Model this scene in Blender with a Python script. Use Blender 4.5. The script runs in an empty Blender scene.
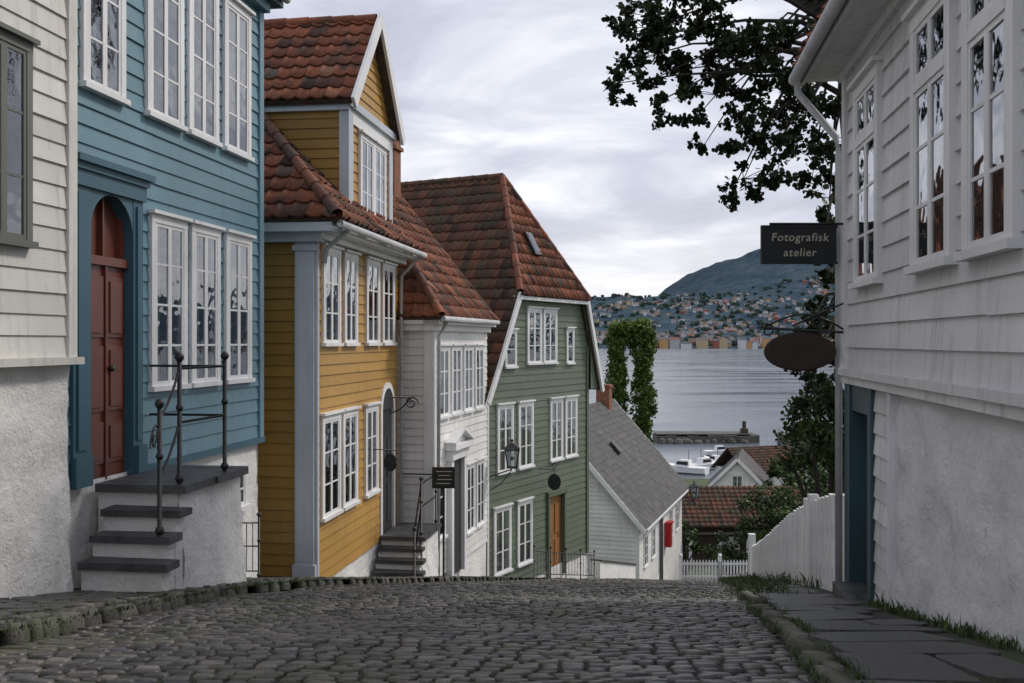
import bpy, bmesh, math, random
from math import sin, cos, pi, hypot, sqrt, radians
from mathutils import Vector, Matrix, noise
R = random.Random(11)
SC = bpy.context.scene
COL = SC.collection

# ------------------------------------------------------------------ helpers
def lerp(a, b, t): return a + (b - a) * t
def smooth(t):
    t = max(0, min(1, t)); return t * t * (3 - 2 * t)
GP = [(-60, -0.9), (0, -1.2), (4, -1.36), (11, -2.72), (21, -5.05), (37, -9.0), (46, -11.0), (60, -12.5), (80, -13.4), (105, -14.5), (112, -15.3), (130, -19), (400, -40)]
def glin(y):
    for i in range(len(GP) - 1):
        if y <= GP[i + 1][0]:
            a, b = GP[i], GP[i + 1]
            return lerp(a[1], b[1], (y - a[0]) / (b[0] - a[0]))
    return GP[-1][1]
def g(y): return (glin(y - 1) + glin(y - .5) + glin(y) + glin(y + .5) + glin(y + 1)) / 5
def pl(pts, y):
    if y <= pts[0][0]: return pts[0][1]
    for i in range(len(pts) - 1):
        if y <= pts[i + 1][0]:
            a, b = pts[i], pts[i + 1]
            return lerp(a[1], b[1], (y - a[0]) / (b[0] - a[0]))
    return pts[-1][1]

class Frame:
    def __init__(s, ox, oy, dx, dy):
        l = hypot(dx, dy); s.o = (ox, oy); s.d = (dx / l, dy / l); s.n = (dy / l, -dx / l)
    def P(s, a, n, z): return (s.o[0] + s.d[0] * a + s.n[0] * n, s.o[1] + s.d[1] * a + s.n[1] * n, z)
    def S(s, y): return (y - s.o[1]) / s.d[1]
    def near(s, a=0):
        p = s.P(a, 0, 0); return Frame(p[0], p[1], s.n[0], s.n[1])
    def far(s, a):
        p = s.P(a, 0, 0); return Frame(p[0], p[1], -s.n[0], -s.n[1])
W0 = Frame(0, 0, 1, 0)
W0.n = (0, 1)   # world frame: s=x, n=y

def root(name, loc=(0, 0, 0)):
    e = bpy.data.objects.new(name, None); e.empty_display_size = .3
    e.location = loc; COL.objects.link(e); return e

class MB:
    def __init__(s): s.v = []; s.f = []; s.c = []
    def poly(s, pts, val=None):
        i = len(s.v); s.v.extend([tuple(p) for p in pts]); s.f.append(tuple(range(i, i + len(pts)))); s.c.append(R.random() if val is None else val)
    def box8(s, p, val=None):
        i = len(s.v); s.v.extend([tuple(q) for q in p]); val = R.random() if val is None else val
        for f in ((0, 3, 2, 1), (4, 5, 6, 7), (0, 1, 5, 4), (1, 2, 6, 5), (2, 3, 7, 6), (3, 0, 4, 7)):
            s.f.append(tuple(i + k for k in f)); s.c.append(val)
    def box(s, F, s0, s1, n0, n1, z0, z1, val=None):
        s.box8([F.P(s0, n0, z0), F.P(s1, n0, z0), F.P(s1, n1, z0), F.P(s0, n1, z0), F.P(s0, n0, z1), F.P(s1, n0, z1), F.P(s1, n1, z1), F.P(s0, n1, z1)], val)
    def beam(s, p0, p1, w, h, side=None, val=None):
        p0 = Vector(p0); p1 = Vector(p1); d = (p1 - p0).normalized()
        a = Vector(side) if side is not None else d.cross(Vector((0, 0, 1)))
        if a.length < 1e-4: a = Vector((1, 0, 0))
        a = (a - d * a.dot(d)).normalized(); b = d.cross(a).normalized()
        q = []
        for p in (p0, p1):
            for x, y in ((-1, -1), (1, -1), (1, 1), (-1, 1)): q.append(p + a * x * w / 2 + b * y * h / 2)
        s.box8(q, val)
    def tube(s, pts, r, k=6, val=None, caps=True):
        pts = [Vector(p) for p in pts]; rings = []; val = R.random() if val is None else val
        for i, p in enumerate(pts):
            d = (pts[min(i + 1, len(pts) - 1)] - pts[max(i - 1, 0)]).normalized()
            a = d.cross(Vector((0, 0, 1)))
            if a.length < .05: a = d.cross(Vector((0, 1, 0)))
            a.normalize(); b = d.cross(a)
            rr = r[i] if isinstance(r, (list, tuple)) else r
            i0 = len(s.v)
            for j in range(k):
                t = 2 * pi * j / k; s.v.append(tuple(p + (a * cos(t) + b * sin(t)) * rr))
            rings.append(i0)
        for i in range(len(rings) - 1):
            for j in range(k):
                s.f.append((rings[i] + j, rings[i] + (j + 1) % k, rings[i + 1] + (j + 1) % k, rings[i + 1] + j)); s.c.append(val)
        if caps:
            s.f.append(tuple(rings[0] + j for j in range(k))); s.c.append(val)
            s.f.append(tuple(rings[-1] + j for j in range(k))); s.c.append(val)
    def ball(s, c, r, val=None):
        c = Vector(c); s.tube([c + Vector((0, 0, r * t)) for t in (-1, -.7, 0, .7, 1)], [r * .1, r * .7, r, r * .7, r * .1], 8, val)
    def done(s, name, parent, mat, smooth_=False):
        me = bpy.data.meshes.new(name); me.from_pydata(s.v, [], s.f)
        at = me.attributes.new('val', 'FLOAT', 'FACE'); at.data.foreach_set('value', s.c)
        me.materials.append(mat)
        if smooth_: me.polygons.foreach_set('use_smooth', [True] * len(s.f))
        me.update()
        o = bpy.data.objects.new(name, me); COL.objects.link(o)
        if parent:
            o.parent = parent; o.matrix_parent_inverse = Matrix.Translation(parent.location).inverted()
        return o

# ------------------------------------------------------------------ materials
def newmat(name):
    m = bpy.data.materials.new(name); m.use_nodes = True
    nt = m.node_tree; nt.nodes.clear()
    out = nt.nodes.new('ShaderNodeOutputMaterial'); b = nt.nodes.new('ShaderNodeBsdfPrincipled')
    nt.links.new(b.outputs[0], out.inputs[0]); return m, nt, b, out
def ramp(nt, stops, interp='LINEAR'):
    r = nt.nodes.new('ShaderNodeValToRGB'); r.color_ramp.interpolation = interp
    el = r.color_ramp.elements
    while len(el) < len(stops): el.new(.5)
    for e, (p, c) in zip(el, stops):
        e.position = p; e.color = (c[0], c[1], c[2], 1) if not isinstance(c, (int, float)) else (c, c, c, 1)
    return r
def coord(nt, scale=(1, 1, 1)):
    tc = nt.nodes.new('ShaderNodeTexCoord'); mp = nt.nodes.new('ShaderNodeMapping'); mp.inputs['Scale'].default_value = scale
    nt.links.new(tc.outputs['Object'], mp.inputs[0]); return mp.outputs[0]
def noise_n(nt, vec, scale, detail=5, rough=.55, dist=0):
    n = nt.nodes.new('ShaderNodeTexNoise'); n.inputs['Scale'].default_value = scale; n.inputs['Detail'].default_value = detail
    n.inputs['Roughness'].default_value = rough; n.inputs['Distortion'].default_value = dist
    nt.links.new(vec, n.inputs['Vector']); return n.outputs[0]
def mixc(nt, fac, a, b, mode='MIX'):
    m = nt.nodes.new('ShaderNodeMix'); m.data_type = 'RGBA'; m.blend_type = mode
    for s, v in ((m.inputs[0], fac), (m.inputs[6], a), (m.inputs[7], b)):
        if hasattr(v, 'links'): nt.links.new(v, s)
        elif isinstance(v, (int, float)): s.default_value = v
        else: s.default_value = (v[0], v[1], v[2], 1)
    return m.outputs[2]
def bump(nt, b, h, strength=.4, dist=.02):
    bp = nt.nodes.new('ShaderNodeBump'); bp.inputs['Strength'].default_value = strength; bp.inputs['Distance'].default_value = dist
    nt.links.new(h, bp.inputs['Height']); nt.links.new(bp.outputs[0], b.inputs['Normal'])
def valn(nt):
    a = nt.nodes.new('ShaderNodeAttribute'); a.attribute_name = 'val'; return a.outputs['Fac']

def paint(name, col, dirt=(.12, .11, .09), amt=.55, rough=.5, var=.16):
    m, nt, b, _ = newmat(name)
    v = coord(nt)
    big = noise_n(nt, v, .9, 4, .6)
    streak = noise_n(nt, coord(nt, (9, 9, .9)), 1.0, 5, .65)
    fine = noise_n(nt, coord(nt, (6, 6, 40)), 2.0, 4, .6)
    lo = [c * (1 - var) for c in col]; hi = [min(1, c * (1 + var)) for c in col]
    c = mixc(nt, valn(nt), lo, hi)
    r1 = ramp(nt, [(.35, 0), (.75, 1)]); nt.links.new(big, r1.inputs[0])
    c = mixc(nt, r1.outputs[0], c, [x * .78 for x in col])
    r2 = ramp(nt, [(.52, 0), (.80, amt)]); nt.links.new(streak, r2.inputs[0])
    c = mixc(nt, r2.outputs[0], c, dirt)
    r3 = ramp(nt, [(.64, 0), (.70, amt * .6)]); nt.links.new(fine, r3.inputs[0])
    c = mixc(nt, r3.outputs[0], c, [x * .45 for x in col])
    nt.links.new(c, b.inputs['Base Color']); b.inputs['Roughness'].default_value = rough
    bump(nt, b, fine, .25, .006)
    return m
def simple(name, col, rough=.7, var=.25, scale=6, bs=.3, bd=.01, metal=0):
    m, nt, b, _ = newmat(name); v = coord(nt)
    n = noise_n(nt, v, scale, 5, .6)
    r = ramp(nt, [(.3, [c * (1 - var) for c in col]), (.7, [min(1, c * (1 + var)) for c in col])]); nt.links.new(n, r.inputs[0])
    nt.links.new(r.outputs[0], b.inputs['Base Color']); b.inputs['Roughness'].default_value = rough; b.inputs['Metallic'].default_value = metal
    n2 = noise_n(nt, v, scale * 5, 4, .6); bump(nt, b, n2, bs, bd); return m
def plasterm(name, col=(.78, .77, .75)):
    m, nt, b, _ = newmat(name); v = coord(nt)
    a = noise_n(nt, v, 1.6, 6, .65); r = ramp(nt, [(.28, [c * .68 for c in col]), (.42, [c * .92 for c in col]), (.6, col)]); nt.links.new(a, r.inputs[0])
    s = noise_n(nt, coord(nt, (3, 3, 1.6)), 3.2, 8, .72, .5); r2 = ramp(nt, [(.60, 0), (.70, .5)]); nt.links.new(s, r2.inputs[0])
    c = mixc(nt, r2.outputs[0], r.outputs[0], (.30, .28, .24))
    nt.links.new(c, b.inputs['Base Color']); b.inputs['Roughness'].default_value = .9
    h = noise_n(nt, v, 9, 8, .7); bump(nt, b, h, 1.0, .035); return m
def valmat(name, stops, rough=.7, moss=None, mossamt=.5, bs=.4, scale=3, spec=.5, interp='LINEAR', bd=.01):
    m, nt, b, _ = newmat(name); v = coord(nt)
    r = ramp(nt, stops, interp); nt.links.new(valn(nt), r.inputs[0]); c = r.outputs[0]
    f = noise_n(nt, v, 18, 5, .65); rf = ramp(nt, [(.3, (.6, .6, .6)), (.7, (1.15, 1.15, 1.15))]); nt.links.new(f, rf.inputs[0])
    c = mixc(nt, 1.0, c, rf.outputs[0], 'MULTIPLY')
    if moss:
        n = noise_n(nt, v, scale, 6, .7); r2 = ramp(nt, [(.48, 0), (.64, mossamt)]); nt.links.new(n, r2.inputs[0])
        c = mixc(nt, r2.outputs[0], c, moss)
    nt.links.new(c, b.inputs['Base Color']); b.inputs['Roughness'].default_value = rough; b.inputs['Specular IOR Level'].default_value = spec
    if bs: bump(nt, b, noise_n(nt, v, 45, 4, .6), bs, bd)
    return m

M = {}
M['white_l'] = paint('weathered_white_paint', (.68, .67, .62), (.22, .20, .16), .6)
M['white_r'] = paint('white_plank_paint', (.70, .70, .72), (.2, .18, .16), .6)
M['white'] = paint('white_trim_paint', (.80, .80, .81), (.3, .29, .27), .35, var=.05)
M['blue'] = paint('blue_clapboard_paint', (.13, .25, .31), (.05, .10, .13), .4, var=.08)
M['bluetrim'] = paint('dark_blue_trim_paint', (.045, .12, .165), (.02, .05, .07), .3, var=.05)
M['palebluetrim'] = paint('pale_blue_trim_paint', (.50, .55, .61), (.3, .3, .3), .35, var=.05)
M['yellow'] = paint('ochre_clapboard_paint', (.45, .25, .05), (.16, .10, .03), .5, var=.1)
M['yellow_shaded'] = paint('shaded_ochre_clapboard_paint', (.29, .165, .03), (.12, .08, .03), .5, var=.1)  # same ochre darkened: side-wall shade put into the colour
M['green'] = paint('green_clapboard_paint', (.115, .145, .095), (.05, .06, .04), .4, var=.1)
M['white2'] = paint('white_clapboard_paint', (.76, .75, .73), (.3, .27, .22), .45, var=.06)
M['teal'] = paint('teal_door_paint', (.03, .075, .095), (.02, .04, .04), .3)
M['reddoor'] = paint('red_brown_door_paint', (.15, .042, .025), (.06, .02, .01), .35, rough=.35)
M['browndoor'] = paint('brown_door_paint', (.33, .14, .04), (.1, .04, .01), .3, rough=.4)
M['darkdoor'] = paint('dark_door_paint', (.03, .03, .035), (.01, .01, .01), .2)
M['greyframe'] = paint('grey_window_frame_paint', (.13, .14, .12), (.05, .05, .05), .3)
M['plaster'] = plasterm('whitewashed_masonry')
M['plaster_r'] = plasterm('whitewashed_masonry_grey', (.76, .76, .78))
M['slate'] = simple('slate_slab', (.055, .056, .06), .5, .5, 5, .6, .015)
M['iron'] = simple('black_wrought_iron', (.012, .012, .014), .45, .3, 20, .2, .003)
M['sign'] = simple('black_sign_board', (.008, .010, .010), .5, .3, 9, .2, .003)
M['signbrown'] = simple('dark_brown_sign_board', (.03, .018, .012), .6, .3, 9, .3, .004)
M['signtext'] = simple('cream_lettering', (.42, .40, .33), .7, .1)
M['zinc'] = simple('grey_painted_metal', (.50, .51, .53), .45, .2, 4, .1, .003)
M['dark'] = simple('dark_interior', (.022, .022, .024), .9)
M['body'] = simple('house_core', (.2, .2, .2), .9)
M['curtain'] = simple('white_curtain', (.55, .55, .53), .95, .15, 8)
M['redbox'] = simple('red_post_box_paint', (.45, .015, .02), .4)
M['brick'] = simple('chimney_brick', (.22, .085, .05), .85, .4, 12, .6, .02)
M['wood'] = simple('dark_timber', (.06, .042, .03), .8, .4, 5)
M['concrete'] = simple('pier_concrete', (.09, .085, .075), .9, .4, .5)
tile_st = [(0, (.055, .024, .018)), (.2, (.14, .045, .026)), (.5, (.23, .07, .034)), (.8, (.31, .10, .045)), (.93, (.36, .15, .08)), (1, (.13, .09, .07))]
M['tile'] = valmat('red_pantile', tile_st, .8, (.04, .033, .024), .85, scale=2.0)
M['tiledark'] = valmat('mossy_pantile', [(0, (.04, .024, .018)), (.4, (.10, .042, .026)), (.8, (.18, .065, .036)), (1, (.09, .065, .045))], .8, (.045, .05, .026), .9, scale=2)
M['slatetile'] = valmat('grey_slate_tile', [(0, (.035, .035, .04)), (.5, (.055, .055, .06)), (1, (.09, .085, .08))], .65, (.08, .07, .055), .5, spec=.3)
M['cobble'] = valmat('granite_setts', [(0, (.035, .033, .035)), (.3, (.075, .066, .06)), (.6, (.085, .082, .086)), (.85, (.13, .115, .10)), (1, (.19, .17, .155))], .40, (.06, .066, .028), .7, bs=.6, scale=.9, bd=.008)
M['flag'] = valmat('flagstone', [(0, (.045, .045, .047)), (.6, (.07, .069, .068)), (1, (.095, .092, .086))], .5, (.045, .05, .028), .6, bs=.9, scale=1.8, bd=.02)
M['kerb'] = valmat('kerb_granite', [(0, (.06, .058, .05)), (1, (.15, .14, .12))], .7, (.045, .06, .02), .9, bs=.8, scale=1.6, bd=.015)
M['joint'] = valmat('mossy_joint_soil', [(0, (.028, .03, .018)), (1, (.028, .03, .018))], .95, (.05, .07, .018), .85, scale=1.2)
M['grass'] = valmat('grass_blades', [(0, (.035, .06, .015)), (1, (.085, .12, .03))], .7, bs=0)
M['bark'] = simple('tree_bark', (.03, .025, .02), .9, .4, 8, .8, .03)

def leafmat(name, c0, c1, tr=.3):
    m, nt, b, out = newmat(name)
    r = ramp(nt, [(0, c0), (1, c1)]); nt.links.new(valn(nt), r.inputs[0]); nt.links.new(r.outputs[0], b.inputs['Base Color']); b.inputs['Roughness'].default_value = .55
    b.inputs['Specular IOR Level'].default_value = .3
    if tr:
        t = nt.nodes.new('ShaderNodeBsdfTranslucent'); nt.links.new(r.outputs[0], t.inputs[0])
        mx = nt.nodes.new('ShaderNodeMixShader'); mx.inputs[0].default_value = tr
        nt.links.new(b.outputs[0], mx.inputs[1]); nt.links.new(t.outputs[0], mx.inputs[2]); nt.links.new(mx.outputs[0], out.inputs[0])
    return m
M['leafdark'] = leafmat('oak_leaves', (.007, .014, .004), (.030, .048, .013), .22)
M['leafivy'] = leafmat('ivy_leaves', (.035, .075, .012), (.13, .20, .04), .2)
M['leafbush'] = leafmat('bush_leaves', (.015, .035, .010), (.065, .11, .025), 0)

def glassm():
    m, nt, b, out = newmat('window_glass'); nt.nodes.remove(b)
    gl = nt.nodes.new('ShaderNodeBsdfGlossy'); gl.inputs['Roughness'].default_value = .03; gl.inputs[0].default_value = (.95, .97, 1, 1)
    tr = nt.nodes.new('ShaderNodeBsdfTransparent'); tr.inputs[0].default_value = (.75, .8, .8, 1)
    lw = nt.nodes.new('ShaderNodeFresnel'); lw.inputs[0].default_value = 1.75
    bp = nt.nodes.new('ShaderNodeBump'); bp.inputs['Strength'].default_value = .4; bp.inputs['Distance'].default_value = .03
    nt.links.new(noise_n(nt, coord(nt), 3.0, 2, .5), bp.inputs['Height']); nt.links.new(bp.outputs[0], gl.inputs['Normal']); nt.links.new(bp.outputs[0], lw.inputs['Normal'])
    mt = nt.nodes.new('ShaderNodeMath'); mt.operation = 'MULTIPLY_ADD'; mt.inputs[1].default_value = 1.3; mt.inputs[2].default_value = .08; nt.links.new(lw.outputs[0], mt.inputs[0])
    mx = nt.nodes.new('ShaderNodeMixShader'); nt.links.new(mt.outputs[0], mx.inputs[0]); nt.links.new(tr.outputs[0], mx.inputs[1]); nt.links.new(gl.outputs[0], mx.inputs[2])
    nt.links.new(mx.outputs[0], out.inputs[0]); return m
M['glass'] = glassm()

# ------------------------------------------------------------------ building elements
class House:
    def __init__(s, name, F, loc):
        s.F = F; s.root = root(name, loc); s.p = {}
    def m(s, part, mat, smooth_=False):
        k = (part, mat)
        if k not in s.p: s.p[k] = [MB(), smooth_]
        return s.p[k][0]
    def finish(s):
        for (part, mat), (mb, sm) in s.p.items():
            if mb.f: mb.done(part, s.root, M[mat], sm)

def siding(mb, F, span, z0, z1, pitch, holes=(), n=0, lap=.02):
    z = z0
    while z < z1 - .01:
        zt = min(z + pitch, z1)
        a, b = span(z); at, bt = span(zt)
        if b - a > .02:
            segs = [(a, b, at, bt)]
            for (h0, h1, hz0, hz1) in holes:
                if hz0 < zt - .02 and hz1 > z + .02:
                    new = []
                    for (p, q, pt, qt) in segs:
                        if h1 <= p or h0 >= q: new.append((p, q, pt, qt)); continue
                        if h0 > p: new.append((p, h0, pt, h0))
                        if h1 < q: new.append((h1, q, h1, qt))
                    segs = new
            for (p, q, pt, qt) in segs:
                cuts = [0] + ([R.uniform(.25, .75)] if q - p > 2.2 else []) + [1]
                for i in range(len(cuts) - 1):
                    c0, c1 = cuts[i], cuts[i + 1]; val = R.random()
                    e = R.uniform(-.003, .003); w1 = R.uniform(-.004, .004); w2 = R.uniform(-.004, .004)
                    A = lerp(p, q, c0); B = lerp(p, q, c1); C = lerp(pt, qt, c1); D = lerp(pt, qt, c0)
                    mb.poly([F.P(A, n + lap + e, z + w1), F.P(B, n + lap + e, z + w2), F.P(C, n + .002, zt), F.P(D, n + .002, zt)], val)
                    mb.poly([F.P(A, n, z - .002 + w1), F.P(B, n, z - .002 + w2), F.P(B, n + lap + e, z + w2), F.P(A, n + lap + e, z + w1)], val)
        z = zt
def const(a, b): return lambda z: (a, b)

def window(H, F, s0, s1, z0, z1, rows=3, cols=2, n=.02, casing=.085, crown=True, frame='white', sash='white', transom=None, cur=None, part='window'):
    f = H.m(part + '_casings', frame); sh = H.m(part + '_sashes', sash); gl = H.m(part + '_glass', 'glass'); dk = H.m(part + '_dark_interior', 'dark'); cu = H.m('curtains', 'curtain')
    c = casing; o = .03
    f.box(F, s0, s0 + c, n - .03, n + o, z0, z1 - c); f.box(F, s1 - c, s1, n - .03, n + o, z0, z1 - c)
    f.box(F, s0, s1, n - .03, n + o + .003, z1 - c, z1)
    if crown: f.box(F, s0 - .03, s1 + .03, n - .03, n + o + .045, z1, z1 + .035)
    f.box(F, s0 - .02, s1 + .02, n - .03, n + o + .035, z0 - .05, z0)
    a, b, za, zb = s0 + c, s1 - c, z0, z1 - c
    dk.poly([F.P(a, n + .002, za), F.P(b, n + .002, za), F.P(b, n + .002, zb), F.P(a, n + .002, zb)])
    cv = R.random() if cur is None else cur
    if cv < .6:
        w = (b - a) * R.uniform(.16, .34)
        for (p, q) in ((a, a + w), (b - w, b)):
            k = 5
            for i in range(k):
                x0 = lerp(p, q, i / k); x1 = lerp(p, q, (i + 1) / k); e = .004 if i % 2 else .010; e2 = .010 if i % 2 else .004
                cu.poly([F.P(x0, n + e, za), F.P(x1, n + e2, za), F.P(x1, n + e2, zb), F.P(x0, n + e, zb)])
    elif cv < .8:
        cu.poly([F.P(a, n + .006, lerp(za, zb, .55)), F.P(b, n + .006, lerp(za, zb, .55)), F.P(b, n + .006, zb), F.P(a, n + .006, zb)])
    gl.poly([F.P(a, n + .014, za), F.P(b, n + .014, za), F.P(b, n + .014, zb), F.P(a, n + .014, zb)])
    sw = .036
    zt = zb
    if transom:
        zt = transom; sh.box(F, a, b, n, n + .034, zt - .03, zt + .035)
        for i in range(cols): _sash(sh, F, lerp(a, b, i / cols), lerp(a, b, (i + 1) / cols), zt + .035, zb, n, sw, 1)
        zt -= .03
    for i in range(cols): _sash(sh, F, lerp(a, b, i / cols), lerp(a, b, (i + 1) / cols), za, zt, n, sw, rows)
def _sash(sh, F, a, b, za, zb, n, sw, rows):
    t = n + .024
    sh.box(F, a, a + sw, n, t, za, zb); sh.box(F, b - sw, b, n, t, za, zb)
    sh.box(F, a + sw, b - sw, n, t - .001, za, za + sw * 1.3); sh.box(F, a + sw, b - sw, n, t - .001, zb - sw, zb)
    for i in range(1, rows):
        z = lerp(za, zb, i / rows); sh.box(F, a + sw, b - sw, n + .001, t - .004, z - .011, z + .011)

def tiled_roof(H, name, mat, poly, tw=.23, tl=.30, amp=.028, under='wood'):
    P = [Vector(p) for p in poly]; o = P[0]; ex = (P[1] - P[0]).normalized()
    nr = (P[1] - P[0]).cross(P[2] - P[0]).normalized()
    if nr.z < 0: nr = -nr
    ey = nr.cross(ex)
    if ey.z < 0: ey = -ey
    A = [(p - o).dot(ex) for p in P]; B = [(p - o).dot(ey) for p in P]
    a0, a1, b1 = min(A), max(A), max(B); b0 = min(B)
    bm = bmesh.new(); lay = bm.faces.layers.float.new('val'); K = 6
    nj = int((b1 - b0) / tl) + 2; ni = int((a1 - a0) / tw) + 2
    for j in range(nj):
        rj = R.uniform(-.012, .012)
        for i in range(ni):
            x0 = a0 + i * tw; y0 = b0 + j * tl; val = min(1, max(0, R.gauss(.5, .27))); jt = R.uniform(-.012, .012) + rj; ht = R.uniform(-.005, .010)
            lo = []; hi = []; lip = []
            for k in range(K + 1):
                t = k / K; h = amp * (cos(2 * pi * t) * .7 + .3 * cos(4 * pi * t)) if amp else 0
                x = x0 + t * (tw if amp else tw - .008)
                th = (.035 if amp else .016) + ht
                lo.append(bm.verts.new(o + ex * x + ey * (y0 + jt) + nr * (h + th)))
                hi.append(bm.verts.new(o + ex * x + ey * (y0 + tl + .02) + nr * (h + .004)))
                lip.append(bm.verts.new(o + ex * x + ey * (y0 + jt) + nr * (h + .004)))
            for k in range(K):
                f1 = bm.faces.new((lo[k], lo[k + 1], hi[k + 1], hi[k])); f1[lay] = val; f1.smooth = bool(amp)
                f2 = bm.faces.new((lip[k], lip[k + 1], lo[k + 1], lo[k])); f2[lay] = val * .5
    cen = sum(P, Vector()) / len(P)
    for i in range(len(P)):
        p, q = P[i], P[(i + 1) % len(P)]; nn = (q - p).cross(nr).normalized()
        if nn.dot(cen - p) > 0: nn = -nn
        if i == 0: p = p + nn * .03
        bmesh.ops.bisect_plane(bm, geom=bm.verts[:] + bm.edges[:] + bm.faces[:], plane_co=p, plane_no=nn, clear_outer=True)
    me = bpy.data.meshes.new(name); bm.to_mesh(me); bm.free(); me.materials.append(M[mat])
    ob = bpy.data.objects.new(name, me); COL.objects.link(ob); ob.parent = H.root; ob.matrix_parent_inverse = Matrix.Translation(H.root.location).inverted()
    s = MB(); top = [p - nr * .02 for p in P]; bot = [p - nr * .09 for p in P]; n = len(P)
    s.poly(top); s.poly(bot[::-1])
    for i in range(n): s.poly([top[i], top[(i + 1) % n], bot[(i + 1) % n], bot[i]])
    s.done(name + '_deck', H.root, M[under])
def ridge(H, p0, p1, mat='tile', r=.08):
    mb = H.m('ridge_tiles', mat, True); p0 = Vector(p0); p1 = Vector(p1); L = (p1 - p0).length; k = max(1, int(L / .38))
    for i in range(k):
        a = p0.lerp(p1, i / k); b = p0.lerp(p1, (i + 1.08) / k); mb.tube([a, b], [r * 1.08, r * .92], 10, min(1, max(0, R.gauss(.4, .2))), caps=False)

def plaster(mb, F, s0, s1, zbot, z1, n, amp=.02, batter=0, step=.12):
    ns = max(2, int((s1 - s0) / step))
    zb = min(zbot(F.P(s0, n, 0)[1]), zbot(F.P(s1, n, 0)[1])); nz = max(3, int((z1 - zb) / step))
    idx = {}
    for j in range(nz + 1):
        for i in range(ns + 1):
            s = lerp(s0, s1, i / ns); z = lerp(zb, z1, j / nz)
            e = amp * (noise.noise(Vector((s * 2.1 + F.o[0] * 3, z * 2.1, n + F.o[1]))) + .5 * noise.noise(Vector((s * 7, z * 7, 3)))) + batter * (1 - j / nz)
            idx[i, j] = len(mb.v); mb.v.append(F.P(s, n + e, z))
    for j in range(nz):
        for i in range(ns):
            mb.f.append((idx[i, j], idx[i + 1, j], idx[i + 1, j + 1], idx[i, j + 1])); mb.c.append(.5)
gb = lambda y: g(y) - .4

def cbox(H, part, mat, F, *a): H.m(part, mat).box(F, *a)

DX = .138
# ------------------------------------------------------------------ left white house
F = Frame(-4.83 + DX * 2, 2, DX, 1); H = House('white_clapboard_house', F, (F.P(3, -2, -1)))
e = F.S(8.38)
siding(H.m('front_wall', 'white_l'), F, const(0, e - .1), -.13, 5.0, .175)
H.m('corner_board', 'white_l').box(F, e - .12, e, -.1, .035, -.13, 5.0)
cbox(H, 'drip_board', 'white_l', F, 0, e + .04, -.1, .075, -.19, -.13)
Fe = F.far(e); siding(H.m('end_wall', 'white_l'), Fe, const(.1, 5), -.13, 5, .175)
plaster(H.m('foundation', 'plaster', True), F, 0, e - .02, gb, -.19, -.05, .04, .06, .07)
plaster(H.m('foundation', 'plaster', True), Fe, .05, 5, gb, -.19, -.03, .03, .05)
cbox(H, 'wall_core', 'body', F, .02, e - .15, -5, -.15, -3, 5)
siding(H.m('end_wall', 'white_l'), F.near(0), const(-5, 0), -.13, 5, .175)
for yy in (3.2, 5.0, 7.08):
    s = F.S(yy); window(H, F, s, s + .68, .77, 2.3, 3, 2, frame='greyframe', sash='greyframe', cur=.9, casing=.07)
tiled_roof(H, 'roof', 'tile', [F.P(-.3, .4, 5), F.P(e + .1, .4, 5), F.P(e + .1, -2.6, 7.6), F.P(-.3, -2.6, 7.6)])
tiled_roof(H, 'roof_back', 'tile', [F.P(-.3, -5.6, 5), F.P(e + .1, -5.6, 5), F.P(e + .1, -2.6, 7.6), F.P(-.3, -2.6, 7.6)])
H.finish()

# ------------------------------------------------------------------ blue house
F = Frame(-5 + DX * 8.62, 8.62, DX, 1); H = House('blue_clapboard_house', F, F.P(2, -2, -1)); S = F.S
e = S(12.85); d0, d1 = S(8.87), S(9.6); zs = .98
siding(H.m('front_wall', 'blue'), F, const(-.1, e), -1.22, 4.3, .165, [(d0, d1, -1.3, 1.3)])
H.m('corner_board', 'blue').box(F, e - .12, e + .005, -.1, .04, -1.22, 4.3)
cbox(H, 'base_board', 'bluetrim', F, d1 + .2, e + .02, -.1, .05, -1.29, -1.22)
H.m('eave_cornice', 'bluetrim').box(F, 0, e + .22, -.2, .22, 4.34, 4.46)
H.m('eave_cornice', 'blue').box(F, 0, e + .02, -.2, .12, 4.22, 4.34)
H.m('gutter', 'zinc').tube([F.P(0, .28, 4.44), F.P(e + .2, .28, 4.44)], .05, 10)
Fe = F.far(e); siding(H.m('end_wall', 'blue'), Fe, const(0, 5), -1.22, 4.4, .165)
plaster(H.m('foundation', 'plaster', True), F, 0, e - .02, gb, -1.25, -.03, .04, .03, .1)
plaster(H.m('foundation', 'plaster', True), Fe, .03, 5, gb, -1.25, -.03, .03)
cbox(H, 'wall_core', 'body', F, .02, e - .1, -5, -.35, -4, 4.4)
for a, b in ((9.95, 10.72), (10.82, 11.54), (11.70, 12.45)): window(H, F, S(a), S(b), -.45, 1.28, 4, 2)
for a, b in ((8.75, 9.46), (9.87, 10.64), (10.76, 11.50), (11.66, 12.43)): window(H, F, S(a), S(b), 2.28, 4.05, 4, 2)
bt = H.m('door_surround', 'bluetrim')
bt.box(F, S(8.60), d0 - .0, -.05, .045, -1.27, 1.36); bt.box(F, d1, S(9.78), -.05, .045, -1.27, 1.36)
bt.box(F, S(8.60) + .05, d0 - .07, .045, .065, -.95, 1.3); bt.box(F, d1 + .05, S(9.78) - .04, .045, .065, -.95, 1.3)
bt.box(F, S(8.58), d0 - .03, .045, .085, -1.27, -1.0); bt.box(F, d1 + .03, S(9.80), .045, .085, -1.27, -1.0)
bt.box(F, S(8.58), S(9.80), -.05, .075, 1.36, 1.5); bt.box(F, S(8.56), S(9.82), -.05, .10, 1.5, 1.56)
bt.box(F, S(8.55), S(9.85), -.05, .14, 1.56, 1.62)
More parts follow.
